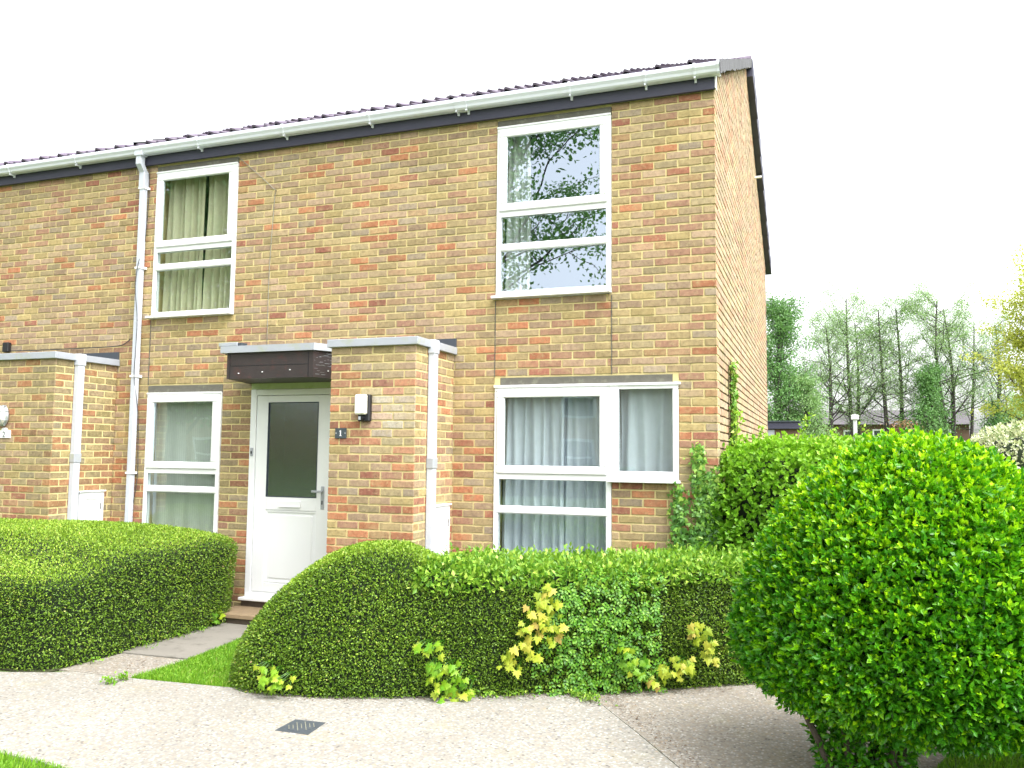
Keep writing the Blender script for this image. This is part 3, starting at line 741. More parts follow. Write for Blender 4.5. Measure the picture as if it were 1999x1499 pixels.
# flaked paint on the splayed end
mb = MB()
for i in range(90):
    t = min(1, abs(random.gauss(.25, .25))); z = random.uniform(2.52, 2.76)
    if z < 2.62 and random.random() < .6: continue
    bx = -3.85 + .30 * t + .0015; by = -.60 + .595 * t - .001
    w = random.uniform(.01, .05); h = random.uniform(.0012, .003)
    mb.add([(bx, by, z), (bx + .504 * w, by + w, z), (bx + .504 * w, by + w, z + h), (bx, by, z + h)], [(0, 1, 2, 3)])
mb.build('flaked_paint', M['cap'], can, recalc=False)['kind'] = 'stuff'
cc = [(-4.79, -.83), (-3.72, -.83), (-3.62, -.612)]
mb = MB().prism([(-4.95, -.635), (-3.825, -.635), (-3.505, -.006), (-3.545, -.006), (-3.86, -.598), (-4.90, -.598), (-5.06, -.006), (-5.12, -.006)], 2.772, 2.842)
mb.build('canopy_coping', M['cap'], can)
MB().prism([(-4.89, -.597), (-3.865, -.597), (-3.56, -.012), (-5.05, -.012)], 2.771, 2.82).box(-4.5, -3.49, -.035, -.011, 2.82, 2.89).build('canopy_roof', M['felt'], can)
MB().box(-4.98, -4.75, -.63, -.53, 2.844, 2.880, .003).build('coping_offcut', M['cap'], can)
MB().box(-4.748, -4.70, -.62, -.53, 2.844, 2.875).build('coping_end', M['felt'], can)

# meter boxes
def meter_box(loc, y0, y1, zt, label):
    x = loc
    t = thing('meter_box', label, 'meter box', (x, (y0 + y1) / 2, .6), 'white meter boxes on the porch returns')
    MB().box(x + .001, x + .055, y0, y1, .55, zt, .005).build('cabinet', M['upvc'], t)
    MB().box(x + .001, x + .072, y0 - .012, y1 + .012, zt, zt + .016, .003).build('lid', M['upvc'], t)
    dd = MB(); frame_ring(dd, 0, 1, 0, 1, .0001, 0, .0001, 0)
    q = MB()
    a, b, c, e = y0 + .03, y1 - .03, .58, zt - .03
    for (p0, p1, r0, r1) in ((a, b, e - .05, e), (a, b, c, c + .05), (a, a + .05, c + .05, e - .05), (b - .05, b, c + .05, e - .05)):
        q.box(x + .054, x + .064, p0, p1, r0, r1, .002)
    q.box(x + .054, x + .060, a + .075, b - .075, c + .075, e - .075, .003)
    dr_ = q.build('door', M['upvc'], t)
    MB().box(x + .0645, x + .068, b - .035, b - .025, zt - .20, zt - .13).build('handle', M['black'], dr_)
meter_box(-2.59, -.50, -.17, 1.262, 'white meter box low on brick wall between drainpipe and big window')
meter_box(-6.95, -.50, -.16, 1.285, 'white panelled meter box low on the brick of number 2')

# ------------------------------------------------------------------ neighbour house
nb = thing('brick_house', 'buff brick middle terrace house with number 2 on its porch block', 'house', (-9, 4, 0))
brick_wall('front_wall', nb, (0, 0, 0), (1, 0, 0), (0, -1, 0), -11.6, -6.7, (0, 68), [(-11, -9.9, .17, 2.4)], [], 41, redness=.08, redlow=.14)
mortar_bed('front_mortar', nb, (0, 0, 0), (1, 0, 0), (0, -1, 0), -11.6, -6.7, 0, 5.24, [], M['mortar'], .24)
def mossn(x, z):
    if x > -1: return .42          # the damp return
    return .38 if x > -7.35 else .12
porch_block(nb, -9.0, -6.95, 51, mossy=mossn)
sq_pipe(nb, -6.947, -.615, -.53)
tile_roof('roof', nb, -11.6, -6.7, -.13, EAVE, RIDGE_Y, RIDGE_Z, 3)
tile_roof('rear_roof', nb, -11.6, -6.7, DEP + .15, EAVE - .02, RIDGE_Y, RIDGE_Z, 4)
MB().box(-11.6, -6.7, -.055, -.0195, 5.135, 5.365).box(-11.6, -6.7, -.0195, .05, 5.30, 5.36).build('fascia', M['fascia'], nb)
MB().box(-11.6, -6.9, .24, DEP, 0, EAVE - .1).build('inner_wall', M['room'], nb)
gutter(nb, -11.6, -6.7, [-7.62, -8.72, -9.8], [], False)

# ------------------------------------------------------------------ wall lights, number signs, cables
t = thing('wall_light', 'rectangular black and white porch light on the brick block beside the door', 'wall light', (-3.09, -.86, 2.2))
MB().box(-3.150, -3.028, -.915, -.861, 2.050, 2.300, .008).build('housing', M['black'], t)
MB().box(-3.160, -3.045, -.965, -.912, 2.112, 2.297, .012).build('diffuser', M['lamp_white'], t)
MB().tube([(-3.10, -.912, 2.085), (-3.10, -.952, 2.078)], [.026, .024], 12).build('motion_sensor', M['black'], t)
MB().box(-3.116, -3.094, -.956, -.952, 2.064, 2.094).build('sensor_lens', M['upvc_grey'], t)
t = thing('number_sign', 'small dark slate house sign with a white figure 1', 'house sign', (-3.35, -.86, 1.94), 'house number signs')
MB().box(-3.412, -3.292, -.870, -.860, 1.893, 1.989, .002).build('plaque', M['slate'], t)
x = -3.352; yq = -.8725
MB().box(x - .0045, x + .0045, yq, yq + .002, 1.920, 1.968).box(x - .012, x + .012, yq, yq + .002, 1.916, 1.921).add([(x - .0045, yq, 1.968), (x - .013, yq, 1.960), (x - .013, yq, 1.956), (x - .0045, yq, 1.961)], [(0, 1, 2, 3)]).build('digit', M['upvc'], t)
for x in (-3.400, -3.304): MB().tube([(x, -.873, 1.943), (x, -.870, 1.943)], .004, 8).build('fixing_screw', M['upvc'], t)
t = thing('bulkhead_light', 'oval metal bulkhead light with ribbed cage on the neighbouring porch', 'wall light', (-7.665, -.86, 2.13))
import bmesh
def ellipsoid(name, c, r, m, parent, seg=24):
    bm = bmesh.new(); bmesh.ops.create_uvsphere(bm, u_segments=seg, v_segments=seg // 2, radius=1)
    bmesh.ops.transform(bm, matrix=Matrix.Translation(c) @ Matrix.Diagonal((*r, 1)), verts=bm.verts)
    me = bpy.data.meshes.new(name); bm.to_mesh(me); bm.free(); me.materials.append(m); me.polygons.foreach_set('use_smooth', [True] * len(me.polygons))
    return link(bpy.data.objects.new(name, me), parent)
ellipsoid('housing', (-7.665, -.88, 2.13), (.085, .035, .12), M['galv'], t)
ellipsoid('lens', (-7.665, -.90, 2.13), (.065, .05, .10), M['lamp_white'], t)
mb = MB()
for q in (-.04, 0, .04): mb.tube([(-7.665 + q + .02 * math.sin(a) * 0, -.88 - .075 * math.sin(a), 2.13 + .11 * math.cos(a)) for a in np.linspace(0, PI, 9)], .005, 6)
for q in (-.05, .05): mb.tube([(-7.665 + .082 * math.cos(a), -.88 - .07 * math.sin(a), 2.13 + q) for a in np.linspace(0, PI, 9)], .005, 6)
mb.build('cage', M['galv'], t)
t = thing('number_sign', 'white arched house sign with a dark figure 2', 'house sign', (-7.645, -.86, 1.94), 'house number signs')
arc = [(-7.735, 1.885), (-7.555, 1.885), (-7.555, 1.965), (-7.575, 1.970)] + [(-7.645 + .045 * math.cos(a), 1.970 + .028 * math.sin(a)) for a in np.linspace(0, PI, 8)] + [(-7.715, 1.970), (-7.735, 1.965)]
MB().extr([(a, b) for a, b in arc], -.870, -.860, 'y').build('plaque', M['upvc'], t)
cu = bpy.data.curves.new('digit', 'FONT'); cu.body = '2'; cu.size = .085; cu.align_x = 'CENTER'; cu.extrude = .001
cu.materials.append(M['slate'])
o = bpy.data.objects.new('digit', bpy.data.meshes.new_from_object(bpy.data.objects.new('tmp', cu))); o.location = (-7.645, -.8725, 1.895); o.rotation_euler = (PI / 2, 0, 0); link(o, t)
for x in (-7.715, -7.575): MB().tube([(x, -.873, 1.925), (x, -.870, 1.925)], .004, 8).build('fixing_screw', M['slate'], t)

def cable(name, pts, r, m, label, sub=5):
    P = [Vector(p) for p in pts]; out = []
    for i in range(len(P) - 1):
        p0 = P[max(i - 1, 0)]; p1 = P[i]; p2 = P[i + 1]; p3 = P[min(i + 2, len(P) - 1)]
        for k in range(sub):
            t_ = k / sub
            out.append(.5 * ((2 * p1) + (-p0 + p2) * t_ + (2 * p0 - 5 * p1 + 4 * p2 - p3) * t_ ** 2 + (-p0 + 3 * p1 - 3 * p2 + p3) * t_ ** 3))
    out.append(P[-1])
    return tag(MB().tube(out, r, 5).build(name, m, None, True), label, 'cable')
cable('cable', [(-6.585, -.03, 5.12), (-6.575, -.02, 4.8), (-6.60, -.03, 4.2), (-6.62, -.092, 3.95), (-6.645, -.095, 3.65), (-6.60, -.09, 3.3), (-6.60, -.092, 2.9), (-6.605, -.09, 2.6), (-6.585, -.03, 2.2), (-6.57, -.02, 1.8), (-6.56, -.02, 1.45), (-6.60, -.025, 1.15)], .0045, M['cable'], 'thin black cable looping down beside the white downpipe')
cable('cable', [(-8.68, -.02, 2.985), (-8.2, -.02, 2.98), (-7.6, -.02, 2.98), (-7.1, -.02, 2.985), (-6.88, -.02, 3.0), (-6.76, -.02, 3.06)], .006, M['cable'], 'black cable running along brick above the neighbouring porch')
cable('cable', [(-5.325, -.012, 5.12), (-4.82, -.012, 4.69), (-4.80, -.012, 4.60), (-4.84, -.012, 3.8), (-4.84, -.012, 2.85)], .004, M['wire'], 'thin grey wire running down the brick above the dark canopy', 3)
tag(MB().box(-8.785, -8.685, -.05, -.002, 2.975, 3.095, .006).build('junction_box', M['black'], None), 'small black box on brick above the neighbouring porch', 'junction box')

# ------------------------------------------------------------------ leaves
def leaf_geo(P, A, N, L, W, fold=.18, curl=.12):
    """P base, A axis, N normal (n,3), L,W (n,) -> verts (n*5,3), quads"""
    n = len(P)
    A = A / (np.linalg.norm(A, axis=1, keepdims=True) + 1e-9)
    Sd = np.cross(A, N); Sd /= (np.linalg.norm(Sd, axis=1, keepdims=True) + 1e-9)
    N2 = np.cross(Sd, A)
    L = L[:, None]; W = W[:, None]
    base = P; tip = P + A * L - N2 * L * curl
    mid = P + A * L * .5 - N2 * W * fold
    l = P + A * L * .45 + Sd * W * .5; r = P + A * L * .45 - Sd * W * .5
    V = np.stack([base, l, tip, r, mid], 1).reshape(-1, 3)
    o = np.arange(n)[:, None] * 5
    F = np.concatenate([o + np.array([[0, 4, 2, 1]]), o + np.array([[0, 3, 2, 4]])], 1).reshape(-1, 4)
    return V, F
def leaves(name, P, Nn, L, W, m, parent, lc, spread=.8, rng=RNG, up=.0, **kw):
    n = len(P)
    A = Nn + rng.normal(0, spread, (n, 3)) + np.array([0, 0, up])
    N = Nn * .6 + rng.normal(0, .7, (n, 3)) + np.array([0, 0, .6])
    l = L * rng.uniform(.65, 1.2, n); w = W * rng.uniform(.75, 1.15, n)
    V, F = leaf_geo(P, A, N, l, w, **kw)
    return mesh_np(name, V, F, m, parent, {'lc': ('FLOAT', np.repeat(np.clip(lc, 0, 1), 5))}, smooth=False)

def field(P, s, seed):
    """smooth pseudo noise in -1..1"""
    r = np.random.default_rng(seed); out = np.zeros(len(P))
    for i in range(6):
        d = r.normal(0, 1, 3); d /= np.linalg.norm(d)
        out += np.sin(P @ d * s * (1 + i * .45) + r.uniform(0, 6.3)) / (1 + i * .35)
    return out / 3.2

def sample_grid(Pg, n, rng):
    """Pg (a,b,3) grid surface -> n random points with normals, area weighted"""
    p00 = Pg[:-1, :-1].reshape(-1, 3); p10 = Pg[1:, :-1].reshape(-1, 3); p01 = Pg[:-1, 1:].reshape(-1, 3); p11 = Pg[1:, 1:].reshape(-1, 3)
    nn = np.cross(p10 - p00 + p11 - p01, p01 - p00 + p11 - p10) / 4; ar = np.linalg.norm(nn, axis=1)
    idx = rng.choice(len(ar), n, p=ar / ar.sum()); u = rng.random((n, 1)); v = rng.random((n, 1))
    P = p00[idx] * (1 - u) * (1 - v) + p10[idx] * u * (1 - v) + p01[idx] * (1 - u) * v + p11[idx] * u * v
    return P, nn[idx] / (ar[idx][:, None] + 1e-12), ar.sum()
def grid_mesh(name, Pg, m, parent, wrap=False):
    a, b = Pg.shape[:2]; V = Pg.reshape(-1, 3); F = []
    for i in range(a - 1):
        for j in range(b - 1): F.append((i * b + j, (i + 1) * b + j, (i + 1) * b + j + 1, i * b + j + 1))
    return mesh_np(name, V, F, m, parent, smooth=True)
def outward(P, N, c):
    s = np.sign(((P - c) * N).sum(1)); s[s == 0] = 1; return N * s[:, None]

# --- clipped box hedge in front of number 2 / the first window
def block_surface(cx, cy, rx, ry, zs, zt, n=5.0, ins=0, seed=0, rot=0):
    th = np.linspace(0, 2 * PI, 121); ss = np.linspace(0, 1, 60)
    Pg = np.zeros((len(th), len(ss), 3))
    ct, st = np.cos(th), np.sin(th); R_ = (np.abs(ct) ** n + np.abs(st) ** n) ** (-1 / n)
    for j, s in enumerate(ss):
        if s < .45: rho = 1.0 - .03 * (1 - s / .45); z = zs * (s / .45) * .86
        else:
            u = (s - .45) / .55                      # over the shoulder and up the top
            rho = math.cos(min(1, u / .25) * PI / 2 * .5) if u < .25 else math.cos(PI / 4) * (1 - (u - .25) / .75)
            rho = 1 - .16 * (u / .25) ** 2 if u < .25 else .84 * (1 - (u - .25) / .75)
            z = zs * (.86 + .14 * math.sin(min(1, u / .25) * PI / 2)) if u < .25 else zs + (zt - zs) * (1 - rho / .84) ** .8
            if u >= .25: z = zs + (zt - zs) * math.sin((1 - rho / .84) * PI / 2) ** .7
        rr = max(0.001, rho)
        Pg[:, j, 0] = cx + R_ * ct * (rx - ins) * rr; Pg[:, j, 1] = cy + R_ * st * (ry - ins) * rr; Pg[:, j, 2] = max(0, z - ins * (s > .3))
    sf = np.clip((-1.75 - Pg[..., 1]) / .6, 0, 1); sb = np.clip((Pg[..., 1] + .75) / .6, 0, 1)
    Pg[..., 2] *= 1 - .17 * sf * sf * (3 - 2 * sf) - .10 * sb * sb
    fl = Pg.reshape(-1, 3); f = field(fl, 2.1, seed) * .025
    c = np.array([cx, cy, .3]); d = fl - c; d /= np.linalg.norm(d, axis=1, keepdims=True)
    fl += d * f[:, None]
    return fl.reshape(Pg.shape)
def clipped_hedge(t, surf_fn, n, L, W, mats, c, seed, topthr=.75, under=.05, spread=.8):
    rng = np.random.default_rng(seed)
    grid_mesh('light_block_core', surf_fn(under), M['core'], t)  # solid core added under the leaves to stop light, no separate stems
    Pg = surf_fn(0)
    P, N, area = sample_grid(Pg, n, rng); N = outward(P, N, c(P))
    P = P - N * (rng.random((len(P), 1)) ** 1.5) * (under + .012) + N * .004
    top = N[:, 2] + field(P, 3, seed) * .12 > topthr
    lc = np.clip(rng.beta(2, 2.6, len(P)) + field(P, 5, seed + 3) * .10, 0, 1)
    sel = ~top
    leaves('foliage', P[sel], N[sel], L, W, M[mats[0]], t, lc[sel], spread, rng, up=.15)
    leaves('lit_top_growth', P[top], N[top], L * 1.05, W, M[mats[1]], t, lc[top], spread, rng, up=.1)  # up-facing leaves: new growth and light from above, both in the colour

t = thing('box_hedge', 'broad clipped box hedge with domed top between the path and number 2', 'hedge', (-6.6, -1.45, 0), 'hedges in front of the terrace')
clipped_hedge(t, lambda ins: block_surface(-6.72, -1.40, 1.89, 1.25, .93, 1.03, 9, ins, 5), 150000, .021, .012, ('box_leaf', 'box_lit_top'), lambda P: np.array([-6.7, -1.4, .35]), 101, .8)

# --- long hedge with mound and fresher end
CL = np.array([(-3.50, -1.97), (-3.0, -1.92), (-2.6, -1.83), (-2.2, -1.66), (-1.6, -1.36), (-1.0, -1.05), (-.4, -.68), (.15, -.30), (.7, .10)])
def spine(t):
    x = t * (len(CL) - 1); i = np.clip(x.astype(int), 0, len(CL) - 2); f = (x - i)[:, None]
    return CL[i] * (1 - f) + CL[i + 1] * f
def sweep_surface(ins=0, seed=9):
    tt = np.linspace(0, 1, 150) ** 1.0; ph = np.linspace(0, PI, 60)
    C = spine(tt); T = np.gradient(C, axis=0)
    for _ in range(6): C[1:-1] = (C[:-2] + C[1:-1] * 2 + C[2:]) / 4
    T = np.gradient(C, axis=0); T /= np.linalg.norm(T, axis=1, keepdims=True); Nn = np.stack([-T[:, 1], T[:, 0]], 1)
    s = np.concatenate([[0], np.cumsum(np.linalg.norm(np.diff(C, axis=0), axis=1))])
    Pg = np.zeros((len(tt), len(ph), 3))
    for i in range(len(tt)):
        e = min(1, s[i] / 1.10); w = .50 * (1 - (1 - min(1, s[i] / .5)) ** 2.3) ** (1 / 2.3)
        h = 1.06 * (1 - (1 - e) ** 1.9) ** (1 / 1.45)
        g = min(1, max(0, (s[i] - 1.25) / .45)); g = g * g * (3 - 2 * g); h = h * (1 - g) + .90 * g
        if s[i] > 3.9: h *= 1
        p = .32 + .34 * (1 - g)          # rounder at the mound, boxier beyond
        a = np.cos(ph); b = np.sin(ph)
        x = np.sign(a) * np.abs(a) ** p * (w - ins); z = (h - ins) * b ** p
        Pg[i, :, 0] = C[i, 0] + Nn[i, 0] * x; Pg[i, :, 1] = C[i, 1] + Nn[i, 1] * x; Pg[i, :, 2] = np.maximum(0, z)
        if ins: Pg[i, :, :2] += (T[i] * min(ins, ins * (1 - e)) )
    fl = Pg.reshape(-1, 3); f = field(fl, 3.0, seed) * .022
    fl[:, 1] -= f; fl[:, 2] = np.maximum(0, fl[:, 2] + f * .6)
    return fl.reshape(Pg.shape)
def cfun(P):
    d = np.abs(P[:, None, :2] - CL[None]).sum(2); j = d.argmin(1); c = np.concatenate([CL[j], np.full((len(P), 1), .4)], 1); c[:, 2] = np.minimum(.45, P[:, 2] * .6)
    c[:, 0] = np.maximum(c[:, 0], -2.75)
    return c
t = thing('long_hedge', 'long clipped hedge with rounded mound at one end running below the big ground floor window', 'hedge', (-1.6, -1.4, 0), 'hedges in front of the terrace')
rng = np.random.default_rng(77)
grid_mesh('light_block_core', sweep_surface(.05), M['core'], t)  # solid light-blocking core added inside the hedge
Pg = sweep_surface(0)
P, N, area = sample_grid(Pg, 175000, rng); N = outward(P, N, cfun(P))
P = P - N * (rng.random((len(P), 1)) ** 1.5) * .06 + N * .004
s_ = P[:, 0] + field(P, 2.5, 3) * .18
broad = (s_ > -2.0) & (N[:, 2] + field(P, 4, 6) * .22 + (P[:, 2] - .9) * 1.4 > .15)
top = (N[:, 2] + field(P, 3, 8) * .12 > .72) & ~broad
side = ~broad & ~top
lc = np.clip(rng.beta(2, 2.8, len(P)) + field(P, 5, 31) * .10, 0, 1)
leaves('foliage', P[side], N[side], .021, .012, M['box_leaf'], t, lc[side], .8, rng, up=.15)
leaves('lit_top_growth', P[top], N[top], .022, .012, M['box_lit_top'], t, lc[top], .8, rng, up=.1)
P2, N2, _ = sample_grid(Pg, 60000, rng); N2 = outward(P2, N2, cfun(P2)); s_ = P2[:, 0] + field(P2, 2.5, 3) * .18
k = (s_ > -2.05) & (N2[:, 2] + field(P2, 4, 6) * .22 + (P2[:, 2] - .9) * 1.4 > .1)
P2 = P2[k] + N2[k] * (rng.uniform(-.05, .02, (k.sum(), 1)) + .09 * rng.random((k.sum(), 1)) ** 9); N2 = N2[k]
leaves('broad_top_growth', P2, N2, .050, .029, M['privet_hedge'], t, rng.beta(2.4, 2, len(P2)), .75, rng, up=.25)
# leafier patch hanging down the face
def face_patch(x0, x1, z0, z1, n, seed):
    r = np.random.default_rng(seed); P, N, _ = sample_grid(Pg, n * 9, r); N = outward(P, N, cfun(P))
    k = (P[:, 0] > x0) & (P[:, 0] < x1) & (P[:, 2] > z0) & (P[:, 2] < z1) & (N[:, 1] < -.2)
    return P[k], N[k]

# --- round privet
def ball_surface(c, r, ins=0, seed=3, lump=.05, nz=1.0, sq=2.3):
    th = np.linspace(0, 2 * PI, 120); ph = np.linspace(.001, PI - .001, 70)
    T, Ph = np.meshgrid(th, ph, indexing='ij')
    d = np.stack([np.sin(Ph) * np.cos(T), np.sin(Ph) * np.sin(T), np.cos(Ph)], -1)
    k = (np.abs(d) ** sq).sum(-1) ** (-1 / sq)
    d2 = d * k[..., None]
    f = field(d.reshape(-1, 3) * 1.0, 3.2, seed).reshape(T.shape) * lump
    rr = np.broadcast_to(np.array(r[:3]) - ins, d2.shape).copy()
    if len(r) > 3: rr[..., 2] = np.where(d2[..., 2] < 0, r[3] - ins, rr[..., 2]); rr[..., :2] *= (1 + .30 * np.clip(-d2[..., 2], 0, 1) ** 1.3 - .10 * np.clip(d2[..., 2], 0, 1))[..., None]
    P = np.array(c) + d2 * rr * (1 + f)[..., None]
    return P
def whorls(P, N, rng, k=4, L=.042, W=.019, spread=.55):
    """clusters of leaves at shoot tips"""
    n = len(P)
    Pn = np.repeat(P, k, 0); Nn = np.repeat(N, k, 0)
    off = np.tile(np.arange(k), n)
    shoot = np.repeat(N + rng.normal(0, .35, (n, 3)) + np.array([0, 0, .35]), k, 0); shoot /= np.linalg.norm(shoot, axis=1, keepdims=True)
    Pn = Pn + shoot * (off * .009)[:, None]
    A = shoot * (.55 + .30 * off[:, None]) + rng.normal(0, spread * .85, (n * k, 3)) + np.array([0, 0, .12])
    Nr = shoot + rng.normal(0, .35, (n * k, 3))
    l = L * rng.uniform(.6, 1.15, n * k) * (1 - .12 * off); w = W * rng.uniform(.75, 1.15, n * k)
    return Pn, A, Nr, l, w, off
def privet_bush(t, c, r, n, seed, lump=.05, sq=2.3, cut=None, L=.046, W=.021, mat='privet', up=0):
    rng = np.random.default_rng(seed)
    grid_mesh('light_block_core', ball_surface(c, r, .11, seed, lump, sq=sq), M['core'], t)  # solid core added inside the bush to block light
    P, N, _ = sample_grid(ball_surface(c, r, 0, seed, lump, sq=sq), n, rng); N = outward(P, N, np.array(c))
    if cut is not None: k = cut(P); P = P[k]; N = N[k]
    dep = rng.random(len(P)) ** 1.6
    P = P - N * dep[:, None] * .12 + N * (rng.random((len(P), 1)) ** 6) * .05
    Pn, A, Nr, l, w, off = whorls(P, N, rng, 5, L, W)
    V, F = leaf_geo(Pn, A, Nr, l, w, .22, .18)
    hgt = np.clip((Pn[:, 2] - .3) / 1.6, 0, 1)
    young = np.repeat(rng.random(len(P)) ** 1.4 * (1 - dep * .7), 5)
    lc = .10 + .32 * young + .09 * off * young + .40 * hgt ** 1.6 * np.clip(.35 + young, 0, 1) + rng.normal(0, .07, len(Pn)) + .07 * field(Pn, 4, 5)  # paler with height: fresh tips, and shade low down put into the colour
    return mesh_np('foliage', V, F, M[mat], t, {'lc': ('FLOAT', np.repeat(np.clip(lc, 0, 1), 5))})
t = thing('round_privet', 'large rounded bright green privet bush on short trunks nearest the viewer', 'bush', (1.28, -2.55, 0), 'privet bushes')
def bally(P): return np.ones(len(P), bool)
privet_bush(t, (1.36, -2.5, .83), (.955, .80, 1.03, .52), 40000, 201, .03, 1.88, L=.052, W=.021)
rngp = random.Random(8)
mb = MB()
for i in range(12):
    a = rngp.uniform(0, 6.28); r0 = rngp.uniform(.02, .22); r1 = rngp.uniform(.2, .6)
    x0, y0 = 1.05 + r0 * math.cos(a), -2.5 + r0 * math.sin(a)
    x1, y1 = 1.15 + r1 * math.cos(a), -2.5 + r1 * math.sin(a)
    mb.tube([(x0, y0, -.02), (x0 * .7 + x1 * .3 + rngp.uniform(-.03, .03), y0 * .7 + y1 * .3, .2), (x1, y1, .55)], [.026, .02, .012], 6)
mb.build('trunk', M['bark'], t)
# suckers and low leaves round the trunks
rng = np.random.default_rng(5)
nl = 4200
a_ = rng.uniform(0, 2 * PI, nl); r_ = .30 * rng.random(nl) ** .4; zz = rng.uniform(0, .50, nl)
P = np.stack([1.05 + r_ * np.cos(a_) * (.75 + zz), -2.5 + r_ * np.sin(a_) * (.75 + zz), zz], 1); N = P - np.array([1.05, -2.5, .1]); N /= np.linalg.norm(N, axis=1, keepdims=True)
leaves('low_shoots', P, N, .042, .022, M['privet'], t, rng.beta(2, 6, nl), .8, rng)
t = thing('round_privet', 'second privet bush beyond the large round one, at the edge of the lawn', 'bush', (2.65, -1.75, 0), 'privet bushes')
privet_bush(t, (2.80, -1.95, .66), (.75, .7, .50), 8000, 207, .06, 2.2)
MB().tube([(2.6, -2.0, 0), (2.65, -2.05, .5)], [.03, .02], 6).tube([(2.75, -2.1, 0), (2.6, -2.2, .5)], [.03, .02], 6).build('trunk', M['bark'], t)

# --- leafy hedge behind, against the gable
t = thing('dogwood_hedge', 'tall leafy green hedge growing against the gable corner of the house', 'hedge', (1.4, .7, 0), 'hedges beside the gable')
def back_surface(ins=0, seed=12):
    P = ball_surface((.72, .55, .86), (.92, .75, 1.0), ins, seed, .06, sq=4.0)
    P[..., 2] = np.maximum(0, P[..., 2]); return P
rng = np.random.default_rng(61)
grid_mesh('light_block_core', back_surface(.15), M['core'], t)  # added core that keeps light from passing through
P, N, _ = sample_grid(back_surface(0), 15000, rng); N = outward(P, N, np.array([1.6, .6, .8]))
P = P - N * (rng.random((len(P), 1)) ** 1.5) * .16 + N * (rng.random((len(P), 1)) ** 5) * .09
Pn, A, Nr, l, w, off = whorls(P, N, rng, 4, .062, .036, .6)
V, F = leaf_geo(Pn, A, Nr, l, w, .15, .2)
lc = .18 + .35 * rng.random(len(Pn)) + .30 * np.clip((Pn[:, 2] - .9), 0, 1) + field(Pn, 3, 4) * .12
mesh_np('foliage', V, F, M['cornus'], t, {'lc': ('FLOAT', np.repeat(np.clip(lc, 0, 1), 5))})
# sprigs standing above the hedge
mb = MB(); PP = []; NN = []
for (x, y, z0, h, dx) in ((.10, .45, 1.70, .48, .04), (.22, .7, 1.75, .30, .12), (.52, 1.0, 1.75, .42, .25), (.95, .5, 1.8, .22, .03), (1.25, .4, 1.8, .25, -.03), (.75, .6, 1.8, .16, .05), (1.1, .4, 1.8, .16, .05), (.02, .3, 1.6, .25, -.06), (.35, .2, 1.75, .2, .08), (.6, .2, 1.78, .14, -.05), (.9, .3, 1.78, .18, .08), (.15, .1, 1.6, .2, .02)):
    pts = [(x + dx * u, y, z0 - .2 + (h + .2) * u) for u in np.linspace(0, 1, 6)]
    mb.tube(pts, [.006, .005, .005, .004, .003, .002], 5)
    for i in range(int(h * 260)):
        u = rng.uniform(.25, 1); b_ = np.array([x + dx * u, y, z0 - .2 + (h + .2) * u]) + rng.normal(0, .045 * (1.15 - u) + .008, 3); PP.append(b_); NN.append((rng.normal(), rng.normal(), .6))
mb.build('stems', M['ivy_stem'], t)
PP = np.array(PP); NN = np.array(NN); NN /= np.linalg.norm(NN, axis=1, keepdims=True)
leaves('sprig_leaves', PP, NN, .045, .024, M['cornus'], t, rng.uniform(.5, 1, len(PP)), .6, rng)

# --- ivy on the brick
def ivy(name, label, paths, n, width, m='ivy', normal=(0, -1, 0), L=.045, seed=1):
    r = np.random.default_rng(seed); t = thing(name, label, 'ivy', paths[0][0])
    mb = MB(); P = []
    for path in paths:
        p = np.array(path, float); mb.tube(path, [.008] * len(path), 5)
        seg = np.linalg.norm(np.diff(p, axis=0), axis=1); cs = np.concatenate([[0], np.cumsum(seg)])
        k = int(n * cs[-1])
        u = r.uniform(0, cs[-1], k)
        for c in range(3): pass
        q = np.stack([np.interp(u, cs, p[:, c]) for c in range(3)], 1)
        wd = width * (1.0 - .55 * u / cs[-1])
        T = np.array([1, 0, 0]) if abs(normal[1]) > .5 else np.array([0, 1, 0])
        q += T * (r.normal(0, 1, k) * wd)[:, None] + np.array([0, 0, 1]) * r.normal(0, .03, (k, 1)) + np.array(normal) * r.uniform(.005, .06, (k, 1))
        P.append(q)
    P = np.concatenate(P); mb.build('stems', M['ivy_stem'], t)
    Nn = np.tile(np.array(normal, float), (len(P), 1)) * .8 + r.normal(0, .3, (len(P), 3))
    A = np.stack([r.normal(0, .6, len(P)), r.normal(0, .3, len(P)), -np.abs(r.normal(.6, .5, len(P)))], 1)
    # three-lobed leaves
    S_ = np.cross(A, Nn); S_ /= np.linalg.norm(S_, axis=1, keepdims=True) + 1e-9; A /= np.linalg.norm(A, axis=1, keepdims=True)
    l = (L * r.uniform(.5, 1.15, len(P)))[:, None]
    o = [(0, 0), (-.05, .42), (.38, .55), (.45, .22), (1, 0), (.45, -.22), (.38, -.55), (-.05, -.42)]
    V = np.stack([P + A * l * a + S_ * l * b - Nn * l * .12 * abs(b) for a, b in o], 1).reshape(-1, 3)
    k = np.arange(len(P))[:, None] * 8
    F = np.concatenate([k + np.array([[0, 1, 2, 3]]), k + np.array([[0, 3, 4, 5]]), k + np.array([[0, 5, 6, 7]])], 1).reshape(-1, 4)
    lc = np.clip(r.beta(2, 3, len(P)) * .75 + np.clip((P[:, 2] - .6) * .35, 0, .5), 0, 1)
    mesh_np('leaves', V, F, M[m], t, {'lc': ('FLOAT', np.repeat(lc, 8))})
    return t
